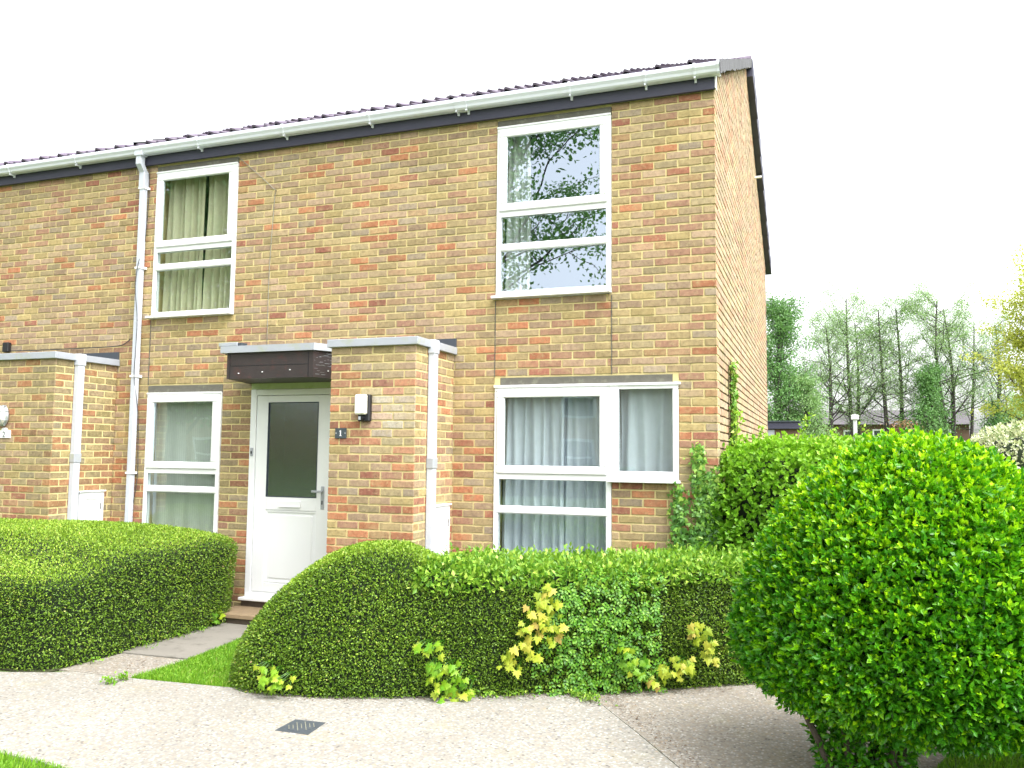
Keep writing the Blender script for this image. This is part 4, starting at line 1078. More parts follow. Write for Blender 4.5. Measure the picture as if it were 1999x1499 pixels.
ivy('ivy', 'green ivy climbing the brick corner below the small side window', [
    [(-.02, -.03, .3), (-.08, -.03, .8), (-.14, -.03, 1.2), (-.17, -.03, 1.6), (-.16, -.03, 1.85)],
    [(-.05, -.04, .2), (-.2, -.03, .55), (-.33, -.03, .85), (-.345, -.03, 1.2), (-.33, -.03, 1.47)],
    [(.0, -.05, .3), (-.03, -.04, 1.0), (-.06, -.03, 1.4), (-.05, -.03, 1.62)],
    [(.05, -.1, .2), (-.12, -.06, .5), (-.22, -.05, .75), (-.2, -.04, 1.1)]], 620, .065, seed=4)
ivy('ivy_strip', 'narrow ivy strip climbing the joint in the gable brickwork', [
    [(.02, 1.02, .8), (.02, 1.02, 1.4), (.02, 1.02, 2.0), (.02, 1.02, 2.5), (.02, 1.03, 2.72)],
    [(.02, 1.05, .8), (.02, 1.05, 1.8), (.02, 1.05, 2.3)]], 520, .05, m='ivy', normal=(1, 0, 0), L=.045, seed=6)

# --- maple shoots with lobed leaves
def lobed(P, A, N, L):
    """five-lobed leaves; P petiole end"""
    o = [(0, 0), (-.08, .20), (-.22, .38), (.05, .36), (.12, .62), (.28, .42), (.52, .56), (.46, .26), (.70, .20), (1.0, 0)]
    o = o + [(a, -b) for a, b in o[1:-1][::-1]]
    S_ = np.cross(A, N); S_ /= np.linalg.norm(S_, axis=1, keepdims=True) + 1e-9; A = A / np.linalg.norm(A, axis=1, keepdims=True); N = np.cross(S_, A)
    l = L[:, None]
    vs = [P + A * l * .28]        # centre
    for a, b in o: vs.append(P + A * l * a + S_ * l * b - N * l * (.22 * abs(b) + .12 * a * a))
    k = len(o); V = np.stack(vs, 1).reshape(-1, 3); st = k + 1
    F = []
    for i in range(k): F.append((0, 1 + i, 1 + (i + 1) % k))
    F = (np.arange(len(P))[:, None, None] * st + np.array(F)[None]).reshape(-1, 3)
    return V, F, st
def front_at(x):
    k = np.abs(Pg[..., 0] - x) < .06
    return Pg[..., 1][k].min()
def maple(label, spots, m, seed, L=.085):
    r = np.random.default_rng(seed)
    x0, z0 = spots[0]; t = thing('maple_shoot', label, 'maple shoot', (x0, front_at(x0), 0), 'maple shoots in the long hedge')
    mb = MB(); P = []; A = []; N = []; LL_ = []
    for (x, z) in spots:
        y = front_at(x) - .03
        for i in range(int(r.integers(4, 8))):
            p = np.array([x + r.normal(0, .035), y - r.uniform(.02, .09), z + r.normal(0, .03)])
            P.append(p); a = np.array([r.normal(0, .7), -.35 + r.normal(0, .25), -.7 + r.normal(0, .35)]); A.append(a)
            N.append(np.array([r.normal(0, .3), -.75, .55])); LL_.append(L * r.uniform(.65, 1.15))
            mb.tube([(x, y + .12, z + .02), tuple((p + np.array([x, y + .05, z + .05])) / 2), tuple(p)], .0022, 4)
    mb.build('stems', M['rose'], t)
    P, A, N, LL_ = map(np.array, (P, A, N, LL_))
    V, F, st = lobed(P, A, N, LL_)
    lc = np.repeat(r.random(len(P)), st)
    mesh_np('leaves', V, F, M[m], t, {'lc': ('FLOAT', lc)})

maple('yellow green maple shoot low on the hedge face, lowest and nearest the mound', [(-1.84, .39), (-1.76, .38), (-1.79, .26), (-1.69, .24), (-1.6, .21), (-1.77, .16), (-1.67, .12), (-1.55, .12), (-1.72, .06), (-1.60, .06)], 'maple_g', 301, .066)
maple('tall orange tinted yellow maple shoot high in the middle of the long hedge', [(-1.02, .76), (-1.07, .72), (-.97, .67), (-1.16, .63), (-1.07, .60), (-1.2, .53), (-1.09, .53), (-.98, .5), (-1.03, .44), (-1.14, .42), (-1.24, .38), (-1.17, .34), (-1.28, .28), (-1.24, .24)], 'maple_y', 302, .066)
maple('small light green maple shoot low in the leafy patch of the long hedge', [(-.55, .34), (-.48, .29), (-.42, .26), (-.44, .20), (-.53, .22)], 'maple_g', 303, .062)
maple('yellow maple shoot on the hedge face closest to the round privet', [(-.07, .46), (-.01, .42), (.03, .36), (.04, .28), (-.25, .17), (-.18, .14), (-.32, .12), (-.06, .20), (-.14, .21)], 'maple_y', 304, .062)
maple('cluster of small green maple leaves at the foot of the rounded mound', [(-2.93, .22), (-2.86, .18), (-2.96, .14), (-2.84, .10), (-2.75, .16)], 'maple_g', 305, .055)
t = thing('maple_shoot', 'tiny yellow green leaf tuft between the doorstep and the box hedge', 'seedling', (-4.95, -.55, 0))
r = np.random.default_rng(9); n_ = 14
P = np.stack([r.normal(-4.93, .04, n_), r.normal(-.60, .04, n_), r.uniform(.03, .16, n_)], 1); A = np.stack([r.normal(.3, .5, n_), r.normal(-.3, .5, n_), r.uniform(-.3, .5, n_)], 1)
V, F, st = lobed(P, A, np.tile(np.array([.1, -.6, .7]), (n_, 1)), np.full(n_, .07)); mesh_np('leaves', V, F, M['maple_g'], t, {'lc': ('FLOAT', np.repeat(r.random(n_), st))})
# dog rose with small leaflets hanging down the hedge
t = thing('rose_shoots', 'mid green rambling rose with small oval leaflets in the middle of the long hedge', 'rambling rose', (-.75, front_at(-.75), 0))
P, N = face_patch(-1.15, -.30, .02, .95, 900, 71)
k = RNG.random(len(P)) < np.clip(1.25 - np.abs((P[:, 0] + .70) / (.22 + .28 * (1 - np.abs(P[:, 2] - .35)))) ** 2, 0, 1); P = P[k][:900]; N = N[k][:900]
Pn = np.repeat(P + N * .03, 5, 0); n_ = len(Pn); stem = np.repeat(np.stack([RNG.normal(0, .8, len(P)), np.full(len(P), -.3), RNG.normal(-.45, .5, len(P))], 1), 5, 0); stem /= np.linalg.norm(stem, axis=1, keepdims=True)
o_ = np.tile(np.arange(5), len(P)); Sd = np.cross(stem, np.repeat(N, 5, 0)); Sd /= np.linalg.norm(Sd, axis=1, keepdims=True) + 1e-9
sg = np.array([1, -1, 1, -1, 0])[o_][:, None]
Pn = Pn + stem * (np.array([.012, .012, .036, .036, .055])[o_])[:, None]
V, F = leaf_geo(Pn, stem * .6 + Sd * sg, np.repeat(N, 5, 0) + np.array([0, 0, .5]), np.full(n_, .030) * RNG.uniform(.7, 1.2, n_), np.full(n_, .019), .1, .1)
mesh_np('leaves', V, F, M['rose'], t, {'lc': ('FLOAT', np.repeat(RNG.random(n_), 5))})
mb = MB()
for i in range(10):
    x = -.95 + .06 * i; y = front_at(x)
    mb.tube([(x, y + .05, .95 - .03 * i), (x + RNG.normal(0, .05), y - .03, .6), (x + RNG.normal(0, .08), y - .04, .25)], .0025, 4)
mb.build('stems', M['rose'], t)
# low weeds at the foot of the long hedge
def weeds(label, spots, seed, m='privet_hedge', L=.028, sp=.05, n=70):
    r = np.random.default_rng(seed); t = thing('weed', label, 'weed', (spots[0][0], spots[0][1], 0), 'weeds along the paving')
    P = []
    for (x, y) in spots: P.append(np.stack([r.normal(x, sp, n), r.normal(y, sp * .6, n), r.uniform(.005, .05, n)], 1))
    P = np.concatenate(P); N = np.tile(np.array([0, 0, 1.]), (len(P), 1))
    leaves('leaves', P, N, L, L * .6, M[m], t, r.uniform(.2, .9, len(P)), .9, r)
    mb = MB()
    for p in P[::9]: mb.tube([(p[0], p[1], 0), tuple(p)], .0012, 4)
    mb.build('stems', M['ivy_stem'], t)
weeds('low green weed growing where the pale slab meets the darker gravelly slab', [(-.80, -1.66), (-.70, -1.70), (-.88, -1.60)], 1)
weeds('small weed tufts at the foot of the long hedge near the middle', [(-1.32, -1.82), (-1.45, -1.9), (-1.22, -1.76)], 2, n=40)
weeds('green weed tufts in the joint beside the triangle of lawn', [(-4.22, -2.50), (-4.23, -2.62)], 3, 'grass', .03, .03, 60)
weeds('sparse weeds along the foot of the box hedge by the path', [(-4.82, -1.6), (-4.84, -1.2), (-4.83, -.9), (-4.84, -2.2)], 4, 'grass', .025, .04, 26)

# ------------------------------------------------------------------ ground
def sheet(name, pts, z, m, kind='structure', thick=0):
    if thick: o = MB().prism(pts, z - thick, z).build(name, m)
    else: o = MB().poly([(x, y, z) for x, y in pts]).build(name, m, None, recalc=False)
    return tag(o, kind=kind)
m, nt, b, out = newmat('lawn_base')
c_ = ramp(nt, [(.3, (.06, .10, .02)), (.55, (.09, .15, .03)), (.8, (.15, .18, .06))], noise(nt, 1.7, 6, .7)); nt.links.new(c_, b.inputs['Base Color']); b.inputs['Roughness'].default_value = .95
bump(nt, b, noise(nt, 60, 3), .8, .02); M['lawn_base'] = m
gv = []; gx = [-150, -60, -20, -8, -4, 0, 4, 10, 25, 60, 150]; gy = [-150, -60, -30, -14, -8, -4, 0, 10, 25, 60, 180]
mb = MB()
for y in gy:
    for x in gx: gv.append((x, y, -.012))
mb.add(gv, [(j * 11 + i, j * 11 + i + 1, (j + 1) * 11 + i + 1, (j + 1) * 11 + i) for j in range(10) for i in range(10)])
tag(mb.build('ground', M['lawn_base'], recalc=False), kind='structure')
sheet('soil', [(-9, -2.55), (-5.0, -2.6), (-4.9, -2.3), (-4.88, 0), (-9, 0)], -.004, M['soil'])
sheet('flower_bed', [(-3.3, -2.3), (-2.8, -2.32), (-2.3, -2.15), (-1.3, -1.66), (-.6, -1.3), (.3, -.75), (2.5, .2), (3.2, 1.3), (0, 1.3), (-.0, 0), (-3.7, 0), (-3.6, -1.6)], -.004, M['soil'])
# pale exposed aggregate slabs, with open joints between
tag(MB().prism([(-4.235, -2.43), (-3.4, -2.36), (-3.0, -2.30), (-2.3, -2.10), (-1.3, -1.62), (-.86, -1.40), (-.86, -1.585), (-.645, -1.725), (-.30, -2.21), (.07, -2.75), (.62, -3.55), (1.0, -4.4), (-1.6, -4.6), (-3.0, -4.05), (-3.35, -3.98), (-3.75, -3.955), (-4.205, -3.93)], -.05, .003).build('pavement', M['agg']), kind='structure')
tag(MB().prism([(-4.247, -2.44), (-4.218, -3.93), (-9, -3.75), (-9, -2.66), (-5.3, -2.66), (-4.95, -2.54), (-4.8, -2.44)], -.05, .001).build('pavement', M['agg']), kind='structure')
tag(MB().prism([(-.85, -1.57), (-.86, -1.33), (.3, -.66), (3.5, 1.0), (4.5, 1.2), (4.5, -.2), (2.1, -1.38), (1.6, -1.75), (1.45, -2.15), (1.30, -3.0), (1.01, -4.38), (.63, -3.54), (.082, -2.742), (-.288, -2.203), (-.636, -1.715)], -.05, -.003).build('pavement', M['agg_dark']), kind='structure')
tag(MB().prism([(-4.95, -2.43), (-4.25, -2.42), (-4.22, -1.80), (-4.9, -1.83)], -.05, -.001).build('path', M['agg_dark']), kind='structure')
tag(MB().prism([(-4.92, -1.815), (-4.225, -1.785), (-4.30, -1.0), (-4.36, -.46), (-5.0, -.46), (-5.0, -1.2)], -.05, .006).build('path', M['path']), kind='structure')
sheet('road', [(-40, -13.5), (40, -13.5), (40, -9.3), (-40, -9.3)], -.006, mat_plain('asphalt', (.06, .06, .06), .9, .2, 20, bmp=.3))

def grass_area(poly, n, h, name='grass', seed=1, edge=True):
    r = np.random.default_rng(seed); pl = np.array(poly); lo = pl.min(0); hi = pl.max(0); P = []
    while sum(len(p) for p in P) < n:
        q = r.uniform(lo, hi, (n, 2)); ins = np.zeros(n, bool)
        for i in range(len(pl)):
            a, b_ = pl[i], pl[(i + 1) % len(pl)]
            cnd = ((a[1] > q[:, 1]) != (b_[1] > q[:, 1])) & (q[:, 0] < (b_[0] - a[0]) * (q[:, 1] - a[1]) / (b_[1] - a[1] + 1e-12) + a[0])
            ins ^= cnd
        P.append(q[ins])
    P = np.concatenate(P)[:n]; P3 = np.concatenate([P, np.full((n, 1), -.01)], 1)
    hh = h * r.uniform(.45, 1.2, n) * (1 + .35 * field(P3, 5, seed)); az = r.uniform(0, 2 * PI, n); w = r.uniform(.0018, .0034, n)
    lean = r.uniform(.1, .75, n); D = np.stack([np.cos(az), np.sin(az), np.zeros(n)], 1); Sd = np.stack([-np.sin(az + .6), np.cos(az + .6), np.zeros(n)], 1)
    up = np.array([0, 0, 1.])
    m1 = P3 + up * (hh * .6)[:, None] + D * (hh * lean * .25)[:, None]; tip = P3 + up * (hh * (1 - .25 * lean))[:, None] + D * (hh * lean * .9)[:, None]
    V = np.stack([P3 - Sd * w[:, None], P3 + Sd * w[:, None], m1 + Sd * w[:, None] * .8, m1 - Sd * w[:, None] * .8, tip], 1).reshape(-1, 3)
    o = np.arange(n)[:, None] * 5
    F = np.concatenate([np.concatenate([o + np.array([[0, 1, 2]]), o + np.array([[0, 2, 3]])], 1), o + np.array([[3, 2, 4]])], 1).reshape(-1, 3)
    lc = np.clip(r.beta(2, 2.4, n) + .15 * field(P3, 3, seed + 1), 0, 1)
    o = mesh_np(name, V, F, M['grass'], None, {'lc': ('FLOAT', np.repeat(lc, 5))})
    return o
tag(grass_area([(-4.22, -2.43), (-3.9, -2.40), (-3.35, -2.35), (-3.1, -2.2), (-3.2, -1.6), (-3.8, -.6), (-4.34, -.5), (-4.28, -1.2), (-4.21, -1.85)], 26000, .045), 'triangle of bright grass between the path and the mound of the long hedge', 'grass', kind='stuff')
tag(grass_area([(-7, -3.80), (-4.2, -3.92), (-3.7, -3.955), (-3.3, -3.97), (-2.9, -4.06), (-2.2, -4.35), (-2.0, -5.0), (-7, -5.0)], 60000, .045, seed=2), 'grass at the near corner edge of the pale paving', 'grass', kind='stuff')
tag(grass_area([(1.33, -2.9), (1.44, -2.2), (1.55, -1.9), (2.05, -1.42), (3.2, -.8), (4.5, -.6), (4.5, -3.6), (1.2, -3.6)], 60000, .05, seed=3), 'mossy grass under the round privet bushes', 'grass', kind='stuff')
# dead leaves and grit on the dark slab and path
r = np.random.default_rng(17); P = []
for _ in range(900):
    xx_ = r.uniform(-3.2, .2); P.append((xx_, float(np.interp(xx_, [-3.3, -2.8, -2.3, -1.3, -.6, .3], [-2.32, -2.36, -2.19, -1.72, -1.37, -.85])) - .02 - abs(r.normal(0, .07))))
for _ in range(160): P.append((r.uniform(-6, .4), r.uniform(-4, -2.2)))
for _ in range(700):
    a = r.random()
    if a < .25: P.append((r.normal(-4.5, .16), r.normal(-2.12, .12)))
    elif a < .5: P.append((r.normal(-.62, .10), r.normal(-1.62, .09)))
    else:
        tt_ = r.random(); P.append((-.60 + .75 * tt_ + abs(r.normal(0, .15)), -1.7 - 1.2 * tt_ + r.normal(.05, .05)))
P = np.array(P); P = np.concatenate([P, r.uniform(.003, .008, (len(P), 1))], 1); n_ = len(P)
V, F = leaf_geo(P, np.stack([r.normal(0, 1, n_), r.normal(0, 1, n_), r.normal(0, .12, n_)], 1), np.tile(np.array([0, 0, 1.]), (n_, 1)), r.uniform(.006, .022, n_), r.uniform(.004, .012, n_), .0, .0)
tag(mesh_np('debris', V, F, mat_plain('dead_leaf', (.13, .08, .045), .9, .5, 60)), 'dry brown leaf litter and grit on the paving', 'leaf litter', kind='stuff')

# drain cover
t = thing('drain_cover', 'small square grey drain cover with a ridged round lid in the pale paving', 'drain cover', (-2.33, -2.92, 0))
q4 = [(-2.44, -3.046), (-2.200, -3.040), (-2.225, -2.800), (-2.446, -2.815)]
MB().prism(q4, -.02, .0062).build('frame', M['drain'], t)
cx, cy, cr = -2.325, -2.925, .093
MB().prism([(cx + cr * math.cos(a), cy + cr * math.sin(a)) for a in np.linspace(0, 2 * PI, 37)[:-1]], .0, .0085).build('lid', M['drain'], t)
mb = MB()
for k in range(-3, 4):
    d_ = k * .026; hl = math.sqrt(max(0, .086 ** 2 - d_ ** 2))
    for s0, s1 in ((-hl, -.004), (.004, hl)) if k % 2 else ((-hl * .5, hl * .5),):
        ux, uy = math.cos(2.2), math.sin(2.2); vx, vy = -uy, ux
        pts = [(cx + vx * d_ + ux * s + vx * w, cy + vy * d_ + uy * s + vy * w) for s, w in ((s0, -.0022), (s1, -.0022), (s1, .0022), (s0, .0022))]
        mb.prism(pts, .008, .0105)
mb.build('tread_lines', M['drain_line'], t)

# ------------------------------------------------------------------ trees
def tree(label, base, H, lean, tr, n_br, spread, nleaf, L, mat, seed, group, barkm='bark_bg', start=.25, crownfn=None, twig=.35, kind='tree', droop=0, bushy=1.0, clump=.35, elr=(.15, .8)):
    r = np.random.default_rng(seed)
    bx, by = base
    t = thing(kind, label, 'tree', (bx, by, 0), group)
    mb = MB()
    n = 9; pts = []
    w1, w2 = r.normal(0, .012 * H, 2)
    for i in range(n):
        u = i / (n - 1)
        pts.append((bx + lean[0] * u + w1 * math.sin(u * PI) + w2 * math.sin(u * 2 * PI) * .5, by + lean[1] * u + w2 * math.sin(u * PI), H * u * .96 - .1))
    mb.tube(pts, [tr * (1 - .82 * i / (n - 1)) * (1.35 if i == 0 else 1) for i in range(n)], 7)
    pa = np.array(pts); ends = []
    def at(u): x = u * (n - 1); i = min(int(x), n - 2); return pa[i] + (pa[i + 1] - pa[i]) * (x - i)
    for k in range(n_br):
        u = start + (1 - start) * ((k + r.random()) / n_br) * .98
        p = at(u); az = r.uniform(0, 2 * PI); el = r.uniform(*elr) + (.35 * u)
        Lb = spread * (crownfn(u) if crownfn else (1.15 - .75 * u)) * r.uniform(.6, 1.15)
        d = np.array([math.cos(az) * math.cos(el), math.sin(az) * math.cos(el), math.sin(el)])
        bp = [p]; dd = d.copy(); m_ = 5
        for j in range(m_):
            dd = dd + np.array([0, 0, .10 - droop]) + r.normal(0, .13, 3); dd /= np.linalg.norm(dd); bp.append(bp[-1] + dd * Lb / m_)
        r0 = max(.008 * H / 12, tr * .30 * (1 - u * .7))
        mb.tube([tuple(q) for q in bp], [r0 * (1 - .8 * j / m_) for j in range(m_ + 1)], 4)
        for j in range(2, m_ + 1):
            for _ in range(2):
                td = dd * .4 + r.normal(0, .7, 3); td /= np.linalg.norm(td); tl = Lb * twig * r.uniform(.4, 1)
                e = bp[j] + td * tl; mb.tube([tuple(bp[j]), tuple((bp[j] + e) / 2 + np.array([0, 0, tl * .06])), tuple(e)], [r0 * .3, r0 * .22, r0 * .12], 3)
                ends.append((bp[j], e))
    mb.build('trunk', M[barkm], t)
    E_ = np.array(ends); idx = r.integers(0, len(E_), nleaf); u = r.random((nleaf, 1)) ** .7 * 1.15
    P = E_[idx, 0] * (1 - u) + E_[idx, 1] * u + r.normal(0, clump, (nleaf, 3)) * np.array([1, 1, .6])
    N = r.normal(0, 1, (nleaf, 3)) + np.array([0, 0, .5]); N /= np.linalg.norm(N, axis=1, keepdims=True)
    lc = np.clip(r.beta(2, 2, nleaf) * .7 + .15 + .18 * field(P, 1.2, seed), 0, 1)
    leaves('crown', P, N, L, L * .7, M[mat], t, lc, .9, r)
    return t
BG = 'tall thin trees beyond the gable'
slim = lambda u: .8 + .4 * math.sin(u * PI) - .35 * u
specs = [(1.915, 8.9, -.55, 'slender tree with trunk leaning over, nearest the dense green tree beyond the gable'),
         (2.79, 10.4, -.35, 'tallest slender tree of the row, its trunk rising behind the white lamp post'),
         (2.98, 9.2, -.10, 'slender tree close beside the tallest one, their trunks nearly touching'),
         (4.22, 9.6, -.25, 'slender tree with sparse crown and bare side limbs near the middle of the row'),
         (5.10, 9.8, -.22, 'slender tree between the sparse crowned one and the bushy green conifer'),
         (6.80, 9.9, -.12, 'thick trunked tall tree rising through the bushy green conifer'),
         (7.32, 9.6, -.25, 'forked tall tree just past the bushy green conifer'),
         (8.12, 9.0, .50, 'thin tall tree curving away towards the lime green tree'),
         (9.34, 8.6, -.05, 'last slender tree of the row, half behind the lime green tree')]
for i, (x, H, ln, lab) in enumerate(specs):
    tree(lab, (x, 40 + (i * 37 % 5) * .5 - 1), H * 1.02, (ln, 0), .16 if i != 7 else .12, 36 if i not in (3, 7) else 24, 3.1, 15000 if i not in (3, 7, 8) else 7500, .062, 'bg_green', 400 + i, BG, start=.34, crownfn=slim, twig=.5, clump=.15, elr=(-.1, .5))
tree('dense dark green broad tree standing right behind the gable wall', (-.9, 36), 9.6, (0, 0), .3, 60, 2.6, 26000, .11, 'bg_dark', 420, 'dense trees beyond the gable', start=.05, crownfn=lambda u: 1.35 - 1.05 * u, clump=.3)
tree('lower dense green tree spreading beside the low brick building', (.35, 35), 5.4, (0, 0), .2, 40, 1.8, 12000, .10, 'bg_green', 421, 'dense trees beyond the gable', start=.05, crownfn=lambda u: 1.3 - .9 * u, clump=.25)
tree('bushy green conifer among the slender trees', (6.1, 38), 6.3, (0, 0), .2, 46, 1.9, 13000, .10, 'bg_dark', 422, 'dense trees beyond the gable', start=.08, crownfn=lambda u: 1.35 - 1.2 * u, clump=.22)
tree('small dark green shrubby tree near the end of the slender row', (8.9, 38.5), 4.6, (0, 0), .15, 26, 1.0, 4500, .09, 'bg_dark', 423, 'dense trees beyond the gable', start=.08, crownfn=lambda u: 1.3 - 1.0 * u, clump=.2)
tree('lime green young tree with dense pale leaves at the edge of view', (6.35, 15), 6.1, (0, 0), .12, 80, 1.75, 42000, .07, 'bg_lime', 424, 'lime green trees', start=.40, crownfn=lambda u: 1.1 - .35 * u, clump=.12)
tree('low lime green bushy tree below the taller lime tree', (6.6, 17), 3.3, (0, 0), .10, 26, 1.1, 6000, .07, 'bg_lime', 425, 'lime green trees', start=.15, clump=.14)
for i, (x, y, H, w) in enumerate(((12, 48, 5.0, 2.6), (16, 46, 6.5, 3), (10.8, 44, 4.2, 1.6), (22, 50, 9, 3.4), (-6, 48, 9, 3))):
    tree(['far green tree low behind the lime tree', 'far green tree beyond the lime tree and lawn', 'far small green tree at the end of the slender row', 'far wide green tree outside the gardens', 'far green tree hidden behind the house'][i], (x, y), H, (0, 0), .2, 30, w * .75, 8000, .13, 'bg_green', 440 + i, 'far trees', start=.1, clump=.3)

# variegated shrub
t = thing('variegated_shrub', 'cream and green variegated shrub beyond the round privet', 'shrub', (3.7, 6.2, 0))
rng = np.random.default_rng(88)
cV, rV = (3.80, 6.3, 1.12), (1.15, .9, 1.12)
grid_mesh('light_block_core', ball_surface(cV, rV, .16, 8, .05, sq=2.6), M['core'], t)  # light-blocking core added inside the shrub
P, N, _ = sample_grid(ball_surface(cV, rV, 0, 8, .05, sq=2.6), 5200, rng); N = outward(P, N, np.array(cV)); P = P - N * rng.uniform(-.04, .14, (len(P), 1))
Pn, A, Nr, l, w, off = whorls(P, N, rng, 4, .075, .034, .6); V, F = leaf_geo(Pn, A, Nr, l, w, .15, .2)
mesh_np('foliage', V, F, M['varieg'], t, {'lc': ('FLOAT', np.repeat(rng.random(len(Pn)) * .8 + .2 * (Pn[:, 2] > 1.6), 5))})

# ------------------------------------------------------------------ things beyond the garden
t = thing('low_building', 'long low brick building with grey roof behind the slender trees', 'building', (5, 52, 0))
MB().box(.2, 9.6, 50, 56, 0, 3.75).build('wall', M['bg_brick'], t)
MB().add([(-.1, 49.6, 3.70), (9.9, 49.6, 3.70), (9.9, 53, 4.75), (-.1, 53, 4.75), (9.9, 56.4, 3.70), (-.1, 56.4, 3.70)], [(0, 1, 2, 3), (3, 2, 4, 5), (0, 3, 5), (1, 4, 2), (0, 5, 4, 1)]).build('roof', M['bg_roof'], t)
for (x0, x1, z0, z1) in ((.6, 1.3, 2.75, 3.35), (2.45, 3.05, 2.5, 3.35), (4.15, 4.85, 2.85, 3.4), (5.95, 6.85, 2.75, 3.45), (7.9, 8.6, 2.85, 3.4)):
    a = MB(); frame_ring(a, x0, x1, z0, z1, .09, 49.93, 50.05, 0); fo = a.build('window', M['upvc'], t)
    MB().box(x0 + .05, x1 - .05, 49.96, 50.0, z0 + .05, z1 - .05).build('pane', M['bg_glass'], fo)
t = thing('shed', 'small brick outhouse with a dark flat roof just past the gable', 'shed', (0, 15, 0))
MB().box(-1.2, .40, 14.05, 16, 0, 2.40).build('wall', M['bg_brick'], t)
MB().box(-1.3, .455, 13.95, 16.1, 2.40, 2.575, .01).build('roof', M['fascia'], t)
MB().box(-1.3, .455, 13.92, 16.12, 2.575, 2.60, .005).build('roof_trim', M['slate'], t)
MB().box(-.33, -.15, 14.0, 14.06, 2.18, 2.38).build('vent', M['upvc_grey'], t)
t = thing('lamp_post', 'slim white lamp post with a boxy head beyond the hedge', 'lamp post', (1.94, 20, 0))
MB().tube([(1.94, 20, 0), (1.94, 20, 2.85)], .055, 8).build('post', M['upvc'], t)
MB().box(1.83, 2.05, 19.89, 20.11, 2.85, 3.0, .02).build('lamp_head', M['upvc'], t)
t = thing('board_fence', 'dark brown close boarded fence behind the round privet', 'fence', (4, 16, 0))
mb = MB(); fr = random.Random(3)
for i in range(46):
    x = .9 + i * .145; h = 2.16 + fr.uniform(-.02, .02) - i * .002
    mb.box(x, x + .135, 16 + (i % 2) * .012, 16.03 + (i % 2) * .012, 0, h)
mb.build('panel', M['fence'], t)
for i in range(5):
    x = .9 + i * 1.62; MB().box(x - .05, x + .05, 15.93, 16.0, 0, 2.26 - .02 * i, .006).build('post', M['fence'], t)
t = thing('red_shrub', 'small reddish leaved shrub in front of the low brick building', 'shrub', (3.3, 18, 0))
P = np.stack([RNG.normal(3.1, .22, 1400), RNG.normal(18, .25, 1400), RNG.uniform(1.0, 2.75, 1400)], 1); N = RNG.normal(0, 1, (1400, 3))
leaves('foliage', P, N, .06, .035, mat_leaf('red_leaf', [(0, (.14, .16, .05)), (.6, (.30, .16, .08)), (1, (.5, .24, .14))]), t, RNG.random(1400), .9)
mb = MB()
for k in range(5): mb.tube([(3.1, 18, 0), (3.1 + RNG.normal(0, .1), 18, 1.2), (3.1 + RNG.normal(0, .2), 18, 2.4)], [.03, .02, .008], 5)
mb.build('stems', M['bark'], t)

# ------------------------------------------------------------------ across the green: what the window glass mirrors
t = thing('opposite_terrace', 'brick terrace across the green, mirrored in the ground floor glass', 'building', (-15, -30, 0))
MB().box(-40, 6, -34, -28, 0, 5.4).build('wall', mat_plain('far_wall', (.40, .28, .17), .9, .25, 3), t)
MB().add([(-40.2, -27.7, 5.3), (6.2, -27.7, 5.3), (6.2, -31, 7.0), (-40.2, -31, 7.0), (6.2, -34.3, 5.3), (-40.2, -34.3, 5.3)], [(0, 3, 2, 1), (3, 5, 4, 2), (0, 5, 3), (1, 2, 4), (0, 1, 4, 5)]).build('roof', M['tile'], t)
for x in (-36, -29.2, -22.2, -15.4, -9.0, -2.2):
    for (z0, z1) in ((3.3, 5.1), (.8, 2.4)):
        a = MB(); frame_ring(a, x - .75, x + .75, z0, z1, .12, -28.02, -27.93, 0); a.box(x - .75, x + .75, -28.02, -27.93, z0 + (z1 - z0) * .45, z0 + (z1 - z0) * .52)
        fo = a.build('window', M['upvc'], t)
        MB().box(x - .68, x + .68, -28.01, -27.98, z0 + .06, z1 - .06).build('pane', M['bg_glass'], fo)
tree('big overhanging tree behind the viewer, mirrored in the upper window nearest the gable', (-10.6, -17.5), 16.5, (3.6, .5), .24, 56, 7.6, 38000, .15, 'bg_dark', 501, 'trees across the green', start=.35, crownfn=lambda u: 1.0 - .3 * u, clump=.30, droop=.05)
tree('dense dark tree across the green, mirrored in the upper window above the door', (-23, -19), 15, (0, 0), .4, 60, 4.6, 24000, .26, 'bg_dark', 502, 'trees across the green', start=.12, crownfn=lambda u: 1.2 - .6 * u, clump=.7)
t = thing('garden_hedge', 'dark hedge along the far side of the green, mirrored in the door glass', 'hedge', (-20, -25, 0))
r = np.random.default_rng(66); nh = 16000
MB().box(-34, -6, -25.6, -24.6, 0, 1.1).build('light_block_core', M['core'], t)  # solid core block added to stop light
P = np.stack([r.uniform(-34, -6, nh), np.where(r.random(nh) < .6, -24.55, r.uniform(-25.6, -24.6, nh)), r.uniform(0, 1.15, nh)], 1); P[P[:, 1] < -24.6, 2] = 1.13
leaves('foliage', P, np.tile(np.array([0, .7, .5]), (nh, 1)), .10, .06, M['box_leaf'], t, r.beta(2, 4, nh), .8, r)
tree('second dense dark tree across the green beside the first', (-30, -17), 16, (0, 0), .4, 60, 4.8, 22000, .26, 'bg_dark', 503, 'trees across the green', start=.12, crownfn=lambda u: 1.2 - .6 * u, clump=.7)

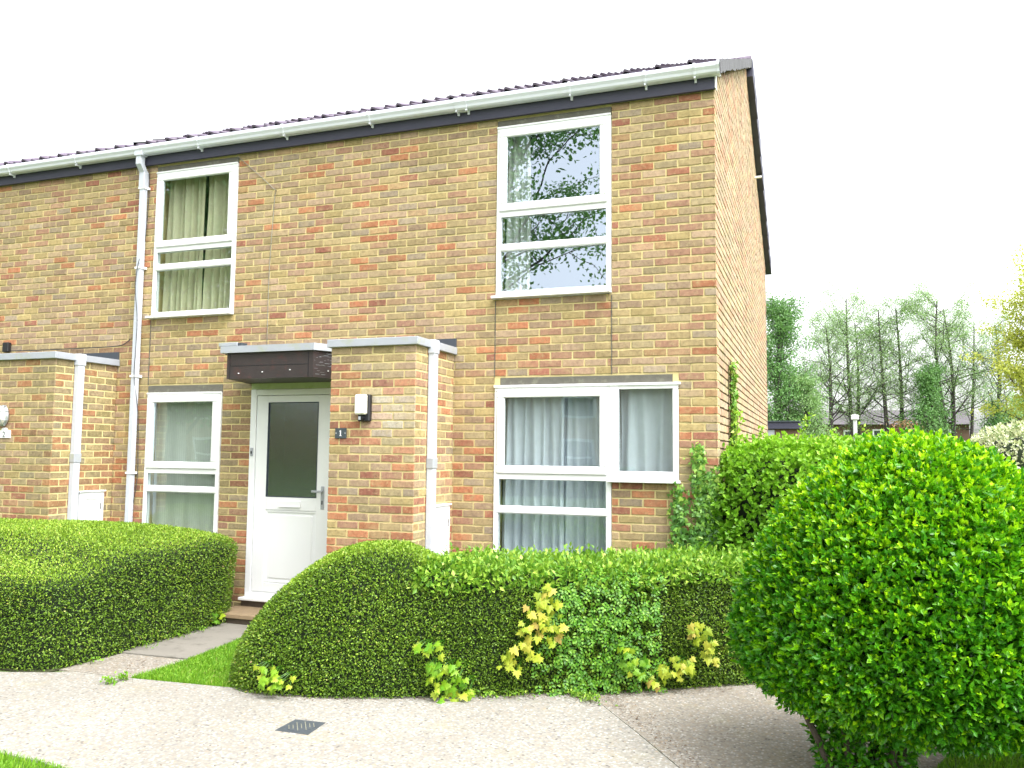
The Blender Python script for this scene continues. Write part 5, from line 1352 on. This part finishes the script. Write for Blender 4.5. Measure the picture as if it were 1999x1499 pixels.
# ------------------------------------------------------------------ light
SUN_EL = math.radians(56); SUN_AZ = math.radians(62)     # azimuth measured from +Y towards +X
W = bpy.data.worlds.new('World'); S.world = W; W.use_nodes = True
nt = W.node_tree; bg = nt.nodes['Background']
sky = nt.nodes.new('ShaderNodeTexSky'); sky.sky_type = 'NISHITA'; sky.sun_disc = False
sky.sun_elevation = SUN_EL; sky.sun_rotation = math.radians(118); sky.air_density = 1.0; sky.dust_density = 4.0; sky.ozone_density = 1.0
hs = nt.nodes.new('ShaderNodeHueSaturation'); hs.inputs['Saturation'].default_value = .12
nt.links.new(sky.outputs[0], hs.inputs['Color']); nt.links.new(hs.outputs[0], bg.inputs['Color']); bg.inputs['Strength'].default_value = .15
sl = bpy.data.lights.new('sun', 'SUN'); sl.energy = .55; sl.angle = math.radians(35); sl.color = (1, .96, .90)
so = bpy.data.objects.new('sun', sl); link(so)
sun_dir = Vector((math.cos(SUN_EL) * math.cos(math.radians(-28)), math.cos(SUN_EL) * math.sin(math.radians(-28)), math.sin(SUN_EL)))
so.rotation_euler = sun_dir.to_track_quat('Z', 'Y').to_euler(); so.location = (8, -6, 12)

# ------------------------------------------------------------------ camera
yaw, pitch, roll = .3492079, .08036460, .00943671
cyw, syw = math.cos(yaw), math.sin(yaw)
fwd = Vector((-syw * math.cos(pitch), cyw * math.cos(pitch), math.sin(pitch))); rgt = Vector((cyw, syw, 0)); upv = rgt.cross(fwd)
c_, s_ = math.cos(roll), math.sin(roll)
r2 = rgt * c_ + upv * s_; u2 = -rgt * s_ + upv * c_
cam = bpy.data.cameras.new('camera'); cam.sensor_width = 36; cam.lens = 1634.6 / 1999 * 36; cam.clip_end = 600; cam.clip_start = .05
co = bpy.data.objects.new('camera', cam); link(co)
Mx = Matrix((( r2.x, u2.x, -fwd.x), (r2.y, u2.y, -fwd.y), (r2.z, u2.z, -fwd.z))).to_4x4(); Mx.translation = (.8345, -7.6937, 1.787)
co.matrix_world = Mx
S.camera = co
S.view_settings.view_transform = 'Standard'; S.view_settings.look = 'None'; S.view_settings.gamma = 1; S.view_settings.use_curve_mapping = False
S.view_settings.exposure = 2.02
S.cycles.max_bounces = 8; S.cycles.transparent_max_bounces = 12
